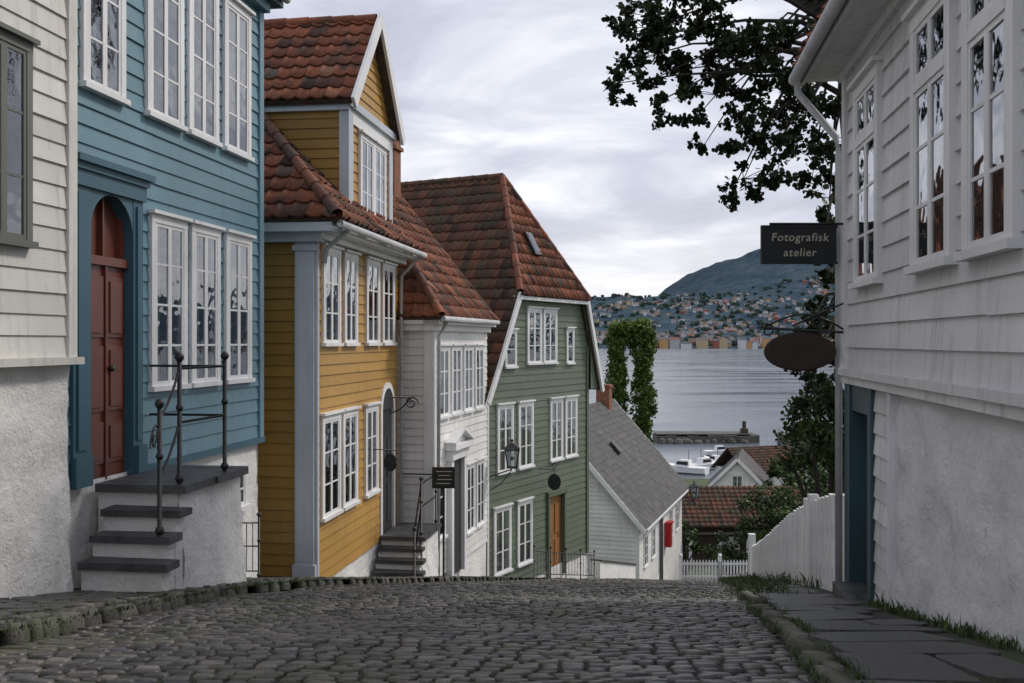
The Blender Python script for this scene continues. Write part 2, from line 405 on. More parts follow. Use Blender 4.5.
m_ = (d0 + d1) / 2; rr = (d1 - d0) / 2; K = 14
for i in range(K):
    t0 = pi * i / K; t1 = pi * (i + 1) / K
    p0 = (m_ - rr * cos(t0), zs + rr * sin(t0)); p1 = (m_ - rr * cos(t1), zs + rr * sin(t1))
    bt.poly([F.P(p0[0], .04, p0[1]), F.P(p1[0], .04, p1[1]), F.P(p1[0], .04, 1.36), F.P(p0[0], .04, 1.36)])
    bt.poly([F.P(p0[0], .04, p0[1]), F.P(p1[0], .04, p1[1]), F.P(p1[0], -.12, p1[1]), F.P(p0[0], -.12, p0[1])])
dr = H.m('front_door', 'reddoor'); dn_ = -.05
dr.box(F, d0 - .05, d1 + .05, dn_ - .06, dn_, -1.27, .78)
dr.box(F, d0 - .05, d0 + .06, dn_ - .06, dn_, .78, 1.4); dr.box(F, d1 - .06, d1 + .05, dn_ - .06, dn_, .78, 1.4)
for (za, zb) in ((-1.12, -.74), (-.64, -.04), (.04, .60)):
    for (a, b) in ((d0 + .06, m_ - .03), (m_ + .03, d1 - .06)):
        dr.box(F, a, b, dn_, dn_ + .018, za, zb); dr.box(F, a + .04, b - .04, dn_ + .018, dn_ + .032, za + .04, zb - .04)
dr.box(F, d0, d1, dn_, dn_ + .045, .70, .78)
dr.box(F, m_ - .012, m_ + .012, dn_, dn_ + .03, -1.27, .7)
H.m('transom_pane', 'reddoor').box(F, d0, d1, -.14, -.10, .78, 1.36)
dr.box(F, m_ - .01, m_ + .01, -.10, -.05, .78, 1.34)
H.m('door_knob', 'iron').ball(F.P(m_ + .06, dn_ + .05, -.25), .03)
window(H, F, S(11.9), S(12.35), -2.0, -1.5, 2, 1, n=.01, crown=False, cur=.9)
tiled_roof(H, 'roof', 'tile', [F.P(0, .34, 4.5), F.P(e + .25, .34, 4.5), F.P(e + .25, -2.6, 7.0), F.P(0, -2.6, 7.0)])
H.finish()

St = House('stone_doorsteps', F, F.P(.8, .5, -1.6)); pw = .86
def stair(Hs, F, y0, y1, pw, ztop, nst, rise, tread, ground, n0=.04, ns0=None):
    S = F.S; st = Hs.m('masonry', 'plaster', False); sl = Hs.m('slabs', 'slate'); ns0 = n0 if ns0 is None else ns0
    st.box(F, S(y0) + .03, S(y1), n0, pw - .06, ground - .3, ztop - .07)
    plaster(Hs.m('street_face', 'plaster', True), F, S(y0) + .0, S(y1), lambda y: ground - .3, ztop - .07, pw - .03, .045, .05, .07)
    s = S(y0) - .03
    while s < S(y1):
        w = R.uniform(.45, .8); s2 = min(s + w, S(y1) + .03); o = R.uniform(-.02, .03)
        sl.box(F, s, s2 - .006, n0, pw + .04 + o, ztop - .075 + R.uniform(-.008, .008), ztop + R.uniform(-.006, .006)); s = s2
    for k in range(nst):
        a = S(y0) - (k + 1) * tread; z = ztop - (k + 1) * rise; w = pw + .03 * k
        j = R.uniform(-.03, .03)
        st.box(F, a + .03, a + tread + .04, ns0, w - .03 + j, ground - .3, z - .065)
        q = [F.P(a - .02 + R.uniform(-.012, .012), ns0, z - .065), F.P(a + tread + .035, ns0, z - .065), F.P(a + tread + .035, w + .04 + j, z - .065), F.P(a - .02 + R.uniform(-.012, .012), w + .04 + j, z - .065)]
        sl.box8(q + [(p[0], p[1], z + R.uniform(-.006, .006)) for p in q])
stair(St, F, 8.97, 10.3, pw, -1.27, 3, .195, .175, -2.2, .04, .19); St.finish()
Rl = House('wrought_iron_railing', F, F.P(.8, .8, -1)); ir = Rl.m('ironwork', 'iron', True)
def post(mb, p, h, r=.018):
    p = Vector(p); mb.tube([p, p + Vector((0, 0, h))], r, 8); mb.ball(p + Vector((0, 0, h + .03)), r * 2.1); mb.ball(p + Vector((0, 0, h * .62)), r * 1.7); mb.ball(p + Vector((0, 0, .05)), r * 2)
pA = Vector(F.P(S(9.9), pw - .03, -1.27)); pB = Vector(F.P(S(9.0), pw - .05, -1.27)); pC = Vector(F.P(S(8.62), pw - .04, -1.66))
post(ir, pA, 1.1, .021); post(ir, pB, 1.1, .021); post(ir, pC, 1.1, .021)
U = Vector((0, 0, 1))
for h in (1.03, .55):
    ir.tube([pA + U * h, pB + U * h], .013, 6)
def curve(p, q, h0, h1, sag, k=12):
    return [p.lerp(q, i / k) + U * (lerp(h0, h1, i / k) + sag * sin(pi * i / k)) for i in range(k + 1)]
ir.tube(curve(pB, pC, 1.03, 1.0, -.05), .013, 6); ir.tube(curve(pB, pC, .55, .5, -.04), .013, 6)
def scroll(mb, c, ax, r, turns=1.4, th=.009, flip=1):
    c = Vector(c); ax = Vector(ax).normalized(); pts = []
    for i in range(22):
        t = i / 21; a = turns * 2 * pi * t; rr = r * (1 - .8 * t); pts.append(c + ax * (rr * cos(a) * flip) + U * (rr * sin(a)))
    mb.tube(pts, th, 5)
scroll(ir, pC + U * .85 - Vector((0, .12, 0)), (pC - pB), .11, 1.3)
q = Vector(F.P(S(9.9), .05, -1.27)); ir.tube([pA + U * 1.03, q + U * 1.03], .013, 6); ir.tube([pA + U * .55, q + U * .55], .013, 6)
Rl.finish()
Gt = House('iron_garden_gate', F, (-3.2, 12, -2.2)); ir = Gt.m('ironwork', 'iron', True)
a = Vector((-3.42, 12.05, g(12.05) + .1)); b = Vector((-3.05, 12.05, g(12.05) + .1)); post(ir, b, .75, .014); post(ir, a, .75, .014)
for h in (.1, .4, .68): ir.tube([a + U * h, b + U * h], .009, 5)
for t in (.2, .4, .6, .8): ir.tube([a.lerp(b, t) + U * .1, a.lerp(b, t) + U * .68], .006, 5)
Gt.finish()

# ------------------------------------------------------------------ yellow house
F = Frame(-4.66 + DX * 13.9, 13.9, DX, 1); S = F.S; H = House('yellow_clapboard_house', F, F.P(2, -2, -1)); e = S(18.4)
siding(H.m('front_wall', 'yellow'), F, const(0, e), -3.43, 1.5, .155, [(S(17.3), S(18.05), -3.5, -1.0)])
Fn = F.near(0); Ff = F.far(e); zE = 1.68
siding(H.m('side_wall', 'yellow_shaded'), Fn, const(-5.5, -.24), -3.43, 1.5, .155)
siding(H.m('end_wall', 'yellow'), Ff, const(0, 5.5), -3.43, 1.5, .155)
pb = H.m('corner_pilaster', 'palebluetrim')
pb.box(Fn, -.27, .0, -.05, .05, -3.3, 1.38); pb.box(Fn, -.235, -.035, .05, .062, -3.05, 1.2); pb.box(Fn, -.30, .03, -.05, .08, -3.5, -3.1); pb.box(Fn, -.30, .03, -.05, .08, 1.26, 1.34); pb.box(F, .003, .08, -.04, .04, -3.3, 1.38)
H.m('eave_cornice', 'palebluetrim').box(Fn, -5.6, .12, -.1, .14, 1.38, 1.5); H.m('eave_cornice', 'palebluetrim').box(Fn, -5.6, .35, -.1, .34, 1.5, 1.62)
H.m('eave_cornice', 'white').box(F, -.1, e + .1, -.1, .16, 1.42, 1.5); H.m('eave_cornice', 'white').box(F, .1, e + .25, -.1, .36, 1.503, 1.6)
H.m('gutter', 'zinc', True).tube([F.P(-.3, .46, 1.60), F.P(e + .3, .46, 1.60)], .05, 10)
H.m('gutter', 'zinc', True).tube([F.P(.1, .46, 1.56), F.P(.15, .12, 1.3), F.P(.17, .08, 1.1)], .035, 8)
H.m('downpipe', 'zinc', True).tube([F.P(e - .05, .45, 1.56), F.P(e - .05, .10, 1.2), F.P(e - .05, .09, -3.4)], .035, 8)
plaster(H.m('foundation', 'plaster', True), F, 0, e, gb, -3.44, -.02, .03, .03)
plaster(H.m('foundation', 'plaster', True), Fn, -5.5, 0, gb, -3.44, -.02, .03)
cbox(H, 'wall_core', 'body', F, .3, e - .2, -5.2, -.3, -5, 1.5)
for a, b in ((14.15, 14.94), (15.13, 15.81), (16.31, 17.1), (17.29, 18.1)): window(H, F, S(a), S(b), -.02, 1.36, 3, 2)
for a, b in ((14.10, 14.94), (15.05, 15.81), (16.25, 17.0)): window(H, F, S(a), S(b), -2.5, -1.05, 3, 2)
d0, d1 = S(17.3), S(18.05); m_ = (d0 + d1) / 2; rr = (d1 - d0) / 2
ds = H.m('door_surround', 'white'); ds.box(F, d0 - .10, d0, -.08, .04, -3.35, -1.2); ds.box(F, d1, d1 + .10, -.08, .04, -3.35, -1.2)
for i in range(12):
    t0 = pi * i / 12; t1 = pi * (i + 1) / 12; q = []
    for n_ in (-.08, .04):
        for (t, r_) in ((t0, rr), (t1, rr), (t1, rr + .10), (t0, rr + .10)): q.append(F.P(m_ - r_ * cos(t), n_, -1.2 + r_ * sin(t)))
    ds.box8(q)
K = 12; H.m('fanlight', 'darkdoor').poly([F.P(m_ - rr * cos(pi * i / K), .024, -1.2 + rr * sin(pi * i / K)) for i in range(K + 1)])
H.m('front_door', 'darkdoor').box(F, d0, d1, -.06, -.005, -3.35, -1.0)
for z in (-3.2, -2.4):
    for a in (d0 + .06, m_ + .03): H.m('front_door', 'darkdoor').box(F, a, a + rr - .1, -.005, .01, z, z + .7)
E = zE; nb = -5.95; rn = -2.75; rz = E + 3.2
tiled_roof(H, 'roof_front', 'tile', [F.P(-.4, .45, E), F.P(e + .25, .45, E), F.P(e + .25, rn, rz), F.P(2.8, rn, rz)])
tiled_roof(H, 'roof_hip', 'tile', [F.P(-.4, nb, E), F.P(-.4, .45, E), F.P(2.8, rn, rz)])
tiled_roof(H, 'roof_back', 'tile', [F.P(-.4, nb, E), F.P(e + .25, nb, E), F.P(e + .25, rn, rz), F.P(2.8, rn, rz)])
ridge(H, F.P(-.4, .45, E + .03), F.P(2.8, rn, rz + .03)); ridge(H, F.P(2.8, rn, rz + .05), F.P(e + .25, rn, rz + .05))
gw = H.m('end_gable', 'yellow'); siding(gw, Ff, lambda z: (max(0, z - E), 5.5 - max(0, z - E)), 1.5, 4.3, .155)
a0, a1 = S(15.4), S(18.0); dz = 3.72; ap = 5.3; am = (a0 + a1) / 2
dn = -.02
Fd = Frame(F.P(0, dn, 0)[0], F.P(0, dn, 0)[1], F.d[0], F.d[1])
def dspan(z):
    if z <= dz: return (a0, a1)
    t = min(1, (z - dz) / (ap - dz)); return (lerp(a0, am, t), lerp(a1, am, t))
siding(H.m('dormer_front', 'yellow'), Fd, dspan, 1.6, ap - .05, .155)
H.m('dormer_boards', 'palebluetrim').box(Fd, a0 - .01, a0 + .22, -.05, .05, 1.6, dz); H.m('dormer_boards', 'palebluetrim').box(Fd, a1 - .22, a1 + .01, -.05, .05, 1.6, dz)
H.m('dormer_boards', 'white').box(Fd, a0 + .22, a1 - .22, .02, .045, 3.4, 3.62)
H.m('dormer_boards', 'palebluetrim').box(Fd, a0 - .08, a1 + .08, -.05, .10, 3.62, 3.74)
H.m('dormer_boards', 'white').box(Fd, a0 + .22, a1 - .22, .02, .04, 1.65, 1.9)
window(H, Fd, am - .72, am + .08, 2.0, 3.35, 3, 2, n=.03); window(H, Fd, am + .08, am + .85, 2.0, 3.35, 3, 2, n=.03)
Fs = F.near(a0); siding(H.m('dormer_side', 'yellow_shaded'), Fs, const(-3.2, -.04), 1.9, dz, .155)
H.m('dormer_corner_board', 'palebluetrim').box(Fs, -.12, .035, -.03, .035, 1.7, dz - .15)
H.m('dormer_side_trim', 'palebluetrim').box(Fs, -3.2, .04, -.02, .07, 3.56, 3.72)
Fs2 = F.far(a1); siding(H.m('dormer_side', 'yellow_shaded'), Fs2, const(0, 3.2), 1.9, dz, .155)
tiled_roof(H, 'dormer_roof_near', 'tile', [F.P(a0 - .18, -4.2, dz - .02), F.P(a0 - .18, .14, dz - .02), F.P(am, .14, ap + .05), F.P(am, -4.2, ap + .05)])
tiled_roof(H, 'dormer_roof_far', 'tile', [F.P(a1 + .18, -4.2, dz - .02), F.P(a1 + .18, .14, dz - .02), F.P(am, .14, ap + .05), F.P(am, -4.2, ap + .05)])
ridge(H, F.P(am, .1, ap + .08), F.P(am, -4.2, ap + .08))
bb = H.m('dormer_bargeboards', 'white'); nn = (F.n[0], F.n[1], 0)
bb.beam(F.P(a0 - .22, .17, dz - .1), F.P(am, .17, ap + .08), .05, .2, nn); bb.beam(F.P(a1 + .22, .172, dz - .1), F.P(am, .172, ap + .08), .05, .2, nn)
H.finish()
St = House('slate_doorsteps', F, F.P(3.5, .5, -3.6)); stair(St, F, 17.15, 18.42, .78, -3.33, 5, .165, .17, g(16.5)); St.finish()
Rl = House('iron_handrail', F, F.P(3.6, .7, -3)); ir = Rl.m('ironwork', 'iron', True)
pA = Vector(F.P(S(18.38), .74, -3.33)); pB = Vector(F.P(S(17.2), .74, -3.33)); pC = Vector(F.P(S(16.5), .79, -3.95))
for p in (pA, pB): post(ir, p, .95, .018)
post(ir, pC, .85, .018)
for h in (.9, .5): ir.tube([pA + U * h, pB + U * h], .013, 6); ir.tube([pB + U * h, pC + U * (h - .05)], .013, 6)
q = Vector(F.P(S(18.38), .05, -3.33)); ir.tube([pA + U * .9, q + U * .9], .013, 6)
Rl.finish()
def disc_sign(name, c, ax, rx, rz_, th, mat):
    Hs = House(name, F, c); mb = Hs.m('board', mat); ax = Vector(ax).normalized(); nr = ax.cross(U); c = Vector(c); K = 28
    A = [c + ax * rx * cos(2 * pi * i / K) + U * rz_ * sin(2 * pi * i / K) for i in range(K)]
    f = [p + nr * th / 2 for p in A]; b = [p - nr * th / 2 for p in A]; mb.poly(f, .5); mb.poly(b[::-1], .5)
    for i in range(K): mb.poly([f[i], f[(i + 1) % K], b[(i + 1) % K], b[i]], .5)
    Hs.m('rim', mat, True).tube(A + [A[0]], min(.016, th * .7), 6)
    return Hs
c = F.P(S(16.75), .32, -2.02); Hs = disc_sign('round_hanging_sign', c, (1, 0, 0), .10, .14, .02, 'sign'); ir = Hs.m('bracket', 'iron', True)
ir.tube([Vector(F.P(S(16.75), 0, -1.8)), Vector(c) + U * .2 + Vector((.1, 0, 0))], .01, 6); ir.tube([Vector(c) + U * .2, Vector(c) + U * .13], .006, 5); Hs.finish()
Hs = House('wrought_iron_bracket', F, F.P(S(17.9), .3, -1)); ir = Hs.m('ironwork', 'iron', True); c0 = Vector(F.P(S(17.9), 0, -1.0)); c1 = Vector(F.P(S(17.9), .40, -1.0))
ir.tube([c0, c1], .016, 6); ir.tube(curve(c0 - U * .28, c1, 0, 0, -.06), .012, 6); scroll(ir, c1 - U * .1, (1, 0, 0), .12, 1.5, .014); Hs.finish()
Hs = House('notice_board', F, (-1.15, 17.6, -3))
Hs.m('post', 'iron').tube([(-1.2, 17.55, g(17.5)), (-1.2, 17.55, -2.25)], .02, 6); Hs.m('panel', 'sign').box(W0, -1.38, -1.02, 17.49, 17.53, -2.55, -2.22); Hs.m('frame', 'wood').box(W0, -1.40, -1.0, 17.50, 17.545, -2.57, -2.20)
for i in range(4): Hs.m('text_lines', 'signtext').box(W0, -1.33 + .02 * (i % 3), -1.08 + .03 * (i % 2), 17.484, 17.489, -2.49 + .07 * i, -2.475 + .07 * i)
Hs.finish()

# ------------------------------------------------------------------ second white house
F = Frame(-1.48, 18.5, .24, 1); S = F.S; H = House('white_hipped_roof_house', F, F.P(2, -2, -1)); e = S(22.3); E = .48
siding(H.m('front_wall', 'white2'), F, const(0, e), -4.45, .3, .15)
Fn = F.near(0); Ff = F.far(e); siding(H.m('side_wall', 'white2'), Fn, const(-5, 0), -4.45, .3, .15)
H.m('corner_boards', 'white').box(F, -.01, .14, -.05, .04, -4.45, .3); H.m('corner_boards', 'white').box(Fn, -.14, .035, -.05, .035, -4.45, .3)
H.m('cornice', 'white').box(F, -.1, e, -.1, .10, .2, .32); H.m('cornice', 'white').box(F, -.22, e, -.1, .22, .32, .42)
H.m('cornice', 'white').box(Fn, -5, .08, -.1, .14, .205, .325); H.m('cornice', 'white').box(Fn, -5, .20, -.1, .22, .325, .425)
H.m('gutter', 'zinc', True).tube([F.P(-.25, .29, .42), F.P(e - .1, .29, .42)], .05, 10)
H.m('downpipe', 'zinc', True).tube([F.P(.05, .29, .4), F.P(.05, .12, .1), F.P(.05, .1, -4.6)], .035, 8)
plaster(H.m('foundation', 'plaster', True), F, 0, e, gb, -4.45, -.02, .02); plaster(H.m('foundation', 'plaster', True), Fn, -5, 0, gb, -4.45, -.02, .02)
cbox(H, 'wall_core', 'body', F, .3, e - .2, -5, -.3, -6, .3)
for a, b in ((.28, .98), (1.12, 1.82), (1.98, 2.68), (2.84, 3.54)): window(H, F, a, b, -1.42, -.08, 3, 2, casing=.07)
for a, b in ((2.15, 2.80), (2.95, 3.6)): window(H, F, a, b, -3.95, -2.55, 3, 2, casing=.07)
window(H, F, .22, .72, -3.7, -2.5, 3, 1, casing=.07)
ds = H.m('door_portal', 'white'); ds.box(F, .88, 1.02, -.02, .12, -4.6, -2.3); ds.box(F, 1.75, 1.89, -.02, .12, -4.6, -2.3); ds.box(F, .82, 1.95, -.02, .16, -2.3, -2.1); ds.box(F, .76, 2.01, -.02, .24, -2.1, -2.0)
ds.beam(F.P(.74, .12, -1.97), F.P(1.385, .12, -1.72), .24, .06, nn); ds.beam(F.P(2.03, .122, -1.97), F.P(1.385, .122, -1.72), .24, .06, nn)
ds.poly([F.P(.78, .1, -2.0), F.P(2.0, .1, -2.0), F.P(1.385, .1, -1.74)])
H.m('front_door', 'darkdoor').box(F, 1.02, 1.75, .0, .04, -4.6, -2.3)
rn, rz = -2.5, 3.9
tiled_roof(H, 'roof_front', 'tile', [F.P(-.3, .27, E - .03), F.P(e + .1, .27, E - .03), F.P(e + .1, rn, rz), F.P(2.3, rn, rz)])
tiled_roof(H, 'roof_hip', 'tile', [F.P(-.3, -5.35, E - .03), F.P(-.3, .27, E - .03), F.P(2.3, rn, rz)])
tiled_roof(H, 'roof_back', 'tile', [F.P(-.3, -5.35, E - .03), F.P(e + .1, -5.35, E - .03), F.P(e + .1, rn, rz), F.P(2.3, rn, rz)])
ridge(H, F.P(-.3, .27, E + .0), F.P(2.3, rn, rz + .02)); ridge(H, F.P(2.3, rn, rz + .04), F.P(e + .1, rn, rz + .04))
siding(H.m('end_gable', 'white2'), Ff, lambda z: (max(0, (z - E) / 1.23), 5 - max(0, (z - E) / 1.23)), -1.5, 3.2, .15)
ch = H.m('chimney', 'brick'); cs = e - .75
ch.box(F, cs, cs + .42, -2.3, -1.9, 3.0, 4.5); ch.box(F, cs - .05, cs + .47, -2.35, -1.85, 4.25, 4.33); ch.box(F, cs - .04, cs + .46, -2.34, -1.86, 4.5, 4.57)
H.m('chimney_pot', 'tile', True).tube([F.P(cs + .21, -2.1, 4.55), F.P(cs + .21, -2.1, 4.85)], [.13, .10], 10)
H.finish()

# ------------------------------------------------------------------ green house
F = Frame(-.58, 22.4, .54, 1); S = F.S; H = House('green_gabled_house', F, F.P(2.8, -2, -2)); W = 5.55
RE = 5.08
def gs(z):
    l = 0 if z < -.95 else (z + .95) / 1.61
    r = W if z < .0 else lerp(W, RE - .05, min(1, z / 1.2))
    return (l, r)
siding(H.m('front_wall', 'green'), F, gs, -5.75, 1.2, .165, [(S(25.15), S(25.9), -6.4, -3.95)])
H.m('corner_boards', 'white').box(F, -.02, .06, -.05, .045, -5.7, -1.0); H.m('corner_boards', 'green').box(F, W - .12, W + .01, -.05, .045, -5.75, -.1)
Ff = F.far(W); Fn = F.near(0)
siding(H.m('side_walls', 'green'), Ff, const(0, 5), -5.75, -.6, .165); siding(H.m('side_walls', 'green'), Fn, const(-5, 0), -5.75, -1, .165)
plaster(H.m('foundation', 'plaster', True), F, 0, W, gb, -5.72, -.01, .03); plaster(H.m('foundation', 'plaster', True), Ff, 0, 5, gb, -5.72, -.01, .03)
cbox(H, 'wall_core', 'body', F, .1, W - .1, -4.6, -.3, -8, -1)
for a, b in ((22.8, 23.48), (23.7, 24.38), (25.2, 25.85), (25.98, 26.62)): window(H, F, S(a), S(b), -3.0, -1.45, 3, 2, casing=.075)
for a, b in ((24.10, 24.78), (24.86, 25.54)): window(H, F, S(a), S(b), -.52, .82, 3, 2, casing=.075)
window(H, F, S(23.03) + .1, S(23.57) + .05, -.58, .28, 2, 1, casing=.06); window(H, F, S(26.05), S(26.45), -.55, .35, 2, 1, casing=.06)
for a, b in ((22.66, 23.38), (23.66, 24.33)): window(H, F, S(a), S(b), -5.3, -3.8, 3, 2, casing=.075)
d0, d1 = S(25.15), S(25.9)
ds = H.m('door_surround', 'green'); ds.box(F, d0 - .1, d0, -.1, .07, -6.0, -3.9); ds.box(F, d1, d1 + .1, -.1, .07, -6.0, -3.9); ds.box(F, d0 - .14, d1 + .14, -.1, .1, -3.9, -3.78)
dr = H.m('front_door', 'browndoor'); dr.box(F, d0, d1, -.1, -.05, -6.1, -3.9)
for z in (-5.8, -4.9):
    for a in (d0 + .08, (d0 + d1) / 2 + .04): dr.box(F, a, a + .26, -.05, -.03, z, z + .75)
z1 = 4.25; q = 1.35; bk = -4.7
tiled_roof(H, 'roof_left', 'tiledark', [F.P(-.22, .16, -1.3), F.P(-.22, bk, -1.3), F.P(3.2, bk, z1), F.P(3.2, -q, z1), F.P(1.34, .16, 1.23)])
tiled_roof(H, 'roof_right', 'tile', [F.P(RE, .16, 1.23), F.P(RE, bk, 1.23), F.P(3.2, bk, z1), F.P(3.2, -q, z1)])
tiled_roof(H, 'roof_right_lower', 'tile', [F.P(6.1, .16, -1.3), F.P(6.1, bk, -1.3), F.P(RE, bk, 1.23), F.P(RE, .16, 1.23)])
tiled_roof(H, 'roof_hip', 'tile', [F.P(1.22, .26, 1.1), F.P(RE + .08, .26, 1.1), F.P(3.2, -q, z1)])
ridge(H, F.P(1.27, .20, 1.18), F.P(3.2, -q, z1 + .02)); ridge(H, F.P(RE + .06, .20, 1.18), F.P(3.2, -q, z1 + .02)); ridge(H, F.P(3.2, -q, z1 + .03), F.P(3.2, bk, z1 + .03), 'tiledark')
nn = (F.n[0], F.n[1], 0)
bb = H.m('bargeboards', 'white'); bb.beam(F.P(-.25, .2, -1.38), F.P(.25, .2, -.6), .06, .14, nn); bb.beam(F.P(.24, .2, -.62), F.P(1.3, .2, 1.13), .06, .14, nn)
bb.beam(F.P(6.16, .2, -1.38), F.P(RE + .04, .2, 1.12), .06, .14, nn)
H.m('verge_infill', 'green').poly([F.P(W, .1, -.2), F.P(W, .1, -1.3), F.P(6.1, .1, -1.3), F.P(RE, .1, 1.1), F.P(RE - .1, .1, 1.1)])
H.m('eave_board', 'white').box(F, 1.2, RE + .05, .05, .24, .99, 1.07)
H.m('back_gable', 'green').poly([F.P(0, bk + .1, -1), F.P(6.0, bk + .1, -1), F.P(RE, bk + .1, 1.1), F.P(3.2, bk + .1, z1 - .1)])
hv = (Vector(F.P(3.2, -q, z1)) - Vector(F.P(3.2, .28, 1.1))); hn = Vector(F.P(1, 0, 0)) - Vector(F.P(0, 0, 0)); hn = hn.cross(hv).normalized()
if hn.z < 0: hn = -hn
c = Vector(F.P(2.95, .28, 1.1)) + hv * .42 + hn * .07; ex = Vector((F.d[0], F.d[1], 0))
H.m('skylight_frame', 'iron').beam(c - hv * .09, c + hv * .09, .34, .07, ex); H.m('skylight_glass', 'glass').beam(c - hv * .075 + hn * .03, c + hv * .075 + hn * .03, .26, .03, ex)
H.finish()
def lantern(name, c, att, s=1):
    c = Vector(c); Hs = House(name, F, c); ir = Hs.m('frame', 'iron'); gl = Hs.m('glass', 'glass')
    tp = [c + Vector((x, y, 0)) * .13 * s + U * .17 * s for x, y in ((-1, -1), (1, -1), (1, 1), (-1, 1))]; bt_ = [c + Vector((x, y, 0)) * .08 * s - U * .17 * s for x, y in ((-1, -1), (1, -1), (1, 1), (-1, 1))]
    for i in range(4):
        j = (i + 1) % 4; gl.poly([bt_[i], bt_[j], tp[j], tp[i]]); ir.tube([bt_[i], tp[i]], .012 * s, 5); ir.tube([tp[i], tp[j]], .014 * s, 5); ir.tube([bt_[i], bt_[j]], .012 * s, 5)
        ir.poly([tp[i] + (tp[i] - c) * .12, tp[j] + (tp[j] - c) * .12, c + U * .30 * s])
    ir.ball(c + U * .33 * s, .03 * s); Hs.m('bulb', 'curtain', True).ball(c, .04 * s); ir.poly(bt_)
    att = Vector(att); ir2 = Hs.m('bracket', 'iron', True); k = c - U * .2 * s; ir2.tube([att - U * .05, k], .016, 6); ir2.tube(curve(att - U * .35, k, 0, 0, -.1), .012, 6)
    Hs.finish()
lantern('wall_lantern', F.P(.30, .5, -2.62), F.P(.06, 0, -3.0), s=1.2)
cc = Vector(F.P(S(24.75), .4, -3.45)); Hs = disc_sign('round_guild_sign', cc, (1, 0, 0), .15, .19, .03, 'sign'); ir = Hs.m('bracket', 'iron', True)
w = Vector(F.P(S(24.75), 0, -3.15)); ir.tube([w, cc + U * .3], .012, 6); ir.tube([cc + U * .3, cc + U * .18], .008, 5); scroll(ir, cc + U * .38, (1, 0, 0), .09, 1.3, .01); Hs.finish()
Gt = House('iron_fence', F, F.P(2, .8, -5.4)); ir = Gt.m('ironwork', 'iron', True)
for i in range(5):
    a = .9 + i * .85; p = Vector(F.P(a, .75, 0)); p.z = g(p.y); post(ir, p, .8, .015)
    if i:
        for h in (.72, .2): ir.tube([pp + U * h, p + U * h], .012, 5)
        for t in (.2, .4, .6, .8): b_ = pp.lerp(p, t); ir.tube([b_ + U * .2, b_ + U * .72], .007, 4)
    pp = p
Gt.finish()

# ------------------------------------------------------------------ small white cottage with slate roof
F = Frame(4.54, 36, .326, 1); S = F.S; H = House('white_cottage', F, F.P(5, -3, -8)); e = S(46); E = -6.4; w = 3.26; rz = -2.68
siding(H.m('front_wall', 'white2'), F, const(0, e), -10.9, E, .16); Fn = F.near(0); Ff = F.far(e)
sl = (rz - E) / w
gsp = lambda z: (-2 * w + max(0, (z - E) / sl), -max(0, (z - E) / sl))
siding(H.m('gable_wall', 'white2'), Fn, gsp, -9.3, rz - .1, .16)
siding(H.m('gable_wall', 'white2'), Ff, lambda z: (max(0, (z - E) / sl), 2 * w - max(0, (z - E) / sl)), -11.3, rz - .1, .16)
H.m('corner_board', 'white').box(F, -.02, .14, -.05, .05, -9.3, E - .05)
plaster(H.m('foundation', 'plaster', True), F, 0, e, gb, -9.3, .025, .02, step=.4); cbox(H, 'wall_core', 'body', F, .3, e - .3, -6, -.3, -12, E)
plaster(H.m('foundation', 'plaster', True), Fn, -2 * w, 0, gb, -9.28, .02, .02, step=.4)
for a in (1.0, 2.6, 6.9, 8.6): window(H, F, a, a + .8, -8.35, -7.15, 3, 2, casing=.09)
H.m('front_door', 'darkdoor').box(F, 4.3, 5.2, 0, .04, -9.9, -7.1); H.m('door_surround', 'white').box(F, 4.15, 5.35, 0, .03, -9.9, -6.98)
window(H, Fn, -2.6, -1.9, -8.3, -7.2, 2, 2, casing=.09)
tiled_roof(H, 'roof_front', 'slatetile', [F.P(-.25, .3, E - .3), F.P(e + .2, .3, E - .3), F.P(e + .2, -w, rz), F.P(-.25, -w, rz)], .34, .26, 0)
tiled_roof(H, 'roof_back', 'slatetile', [F.P(-.25, -2 * w - .3, E - .3), F.P(e + .2, -2 * w - .3, E - .3), F.P(e + .2, -w, rz), F.P(-.25, -w, rz)], .34, .26, 0)
nn = (F.d[0], F.d[1], 0); bb = H.m('bargeboards', 'white')
bb.beam(F.P(-.27, .3, E - .42), F.P(-.27, -w, rz - .1), .05, .16, nn); bb.beam(F.P(e + .22, .3, E - .42), F.P(e + .22, -w, rz - .1), .05, .16, nn)
H.m('gutter', 'zinc', True).tube([F.P(-.25, .36, E - .36), F.P(e + .2, .36, E - .36)], .05, 8)
sk = H.m('skylight', 'iron'); sv = Vector(F.P(0, -w, rz)) - Vector(F.P(0, 0, E)); sc = Vector(F.P(4.2, 0, E)) + sv * .55 + Vector((F.n[0] * .1, F.n[1] * .1, .09)); sk.beam(sc - sv * .06, sc + sv * .06, .5, .06, nn)
ch = H.m('chimney', 'brick'); ch.box(F, e - 2.2, e - 1.6, -w - .25, -w + .35, rz - .6, rz + .75); ch.box(F, e - 2.25, e - 1.55, -w - .3, -w + .4, rz + .62, rz + .72)
H.finish()
Hs = House('red_post_box', F, F.P(6.2, .2, -8)); Hs.m('box', 'redbox').box(F, 5.62, 6.05, .03, .28, -8.5, -7.55); Hs.m('hood', 'redbox').box(F, 5.58, 6.09, .03, .33, -7.55, -7.48); Hs.m('slot', 'dark').box(F, 5.7, 5.97, .28, .285, -7.8, -7.76); Hs.finish()
lantern('wall_lantern', F.P(e - .2, .6, -6.9), F.P(e - .2, 0, -7.1), s=1.5)
Hs = House('low_garden_wall', F, (3.2, 30, -7)); Fw = Frame(2.45, 27.8, .34, 1)
mw = Hs.m('masonry', 'plaster'); cp = Hs.m('coping', 'slate'); n = 8
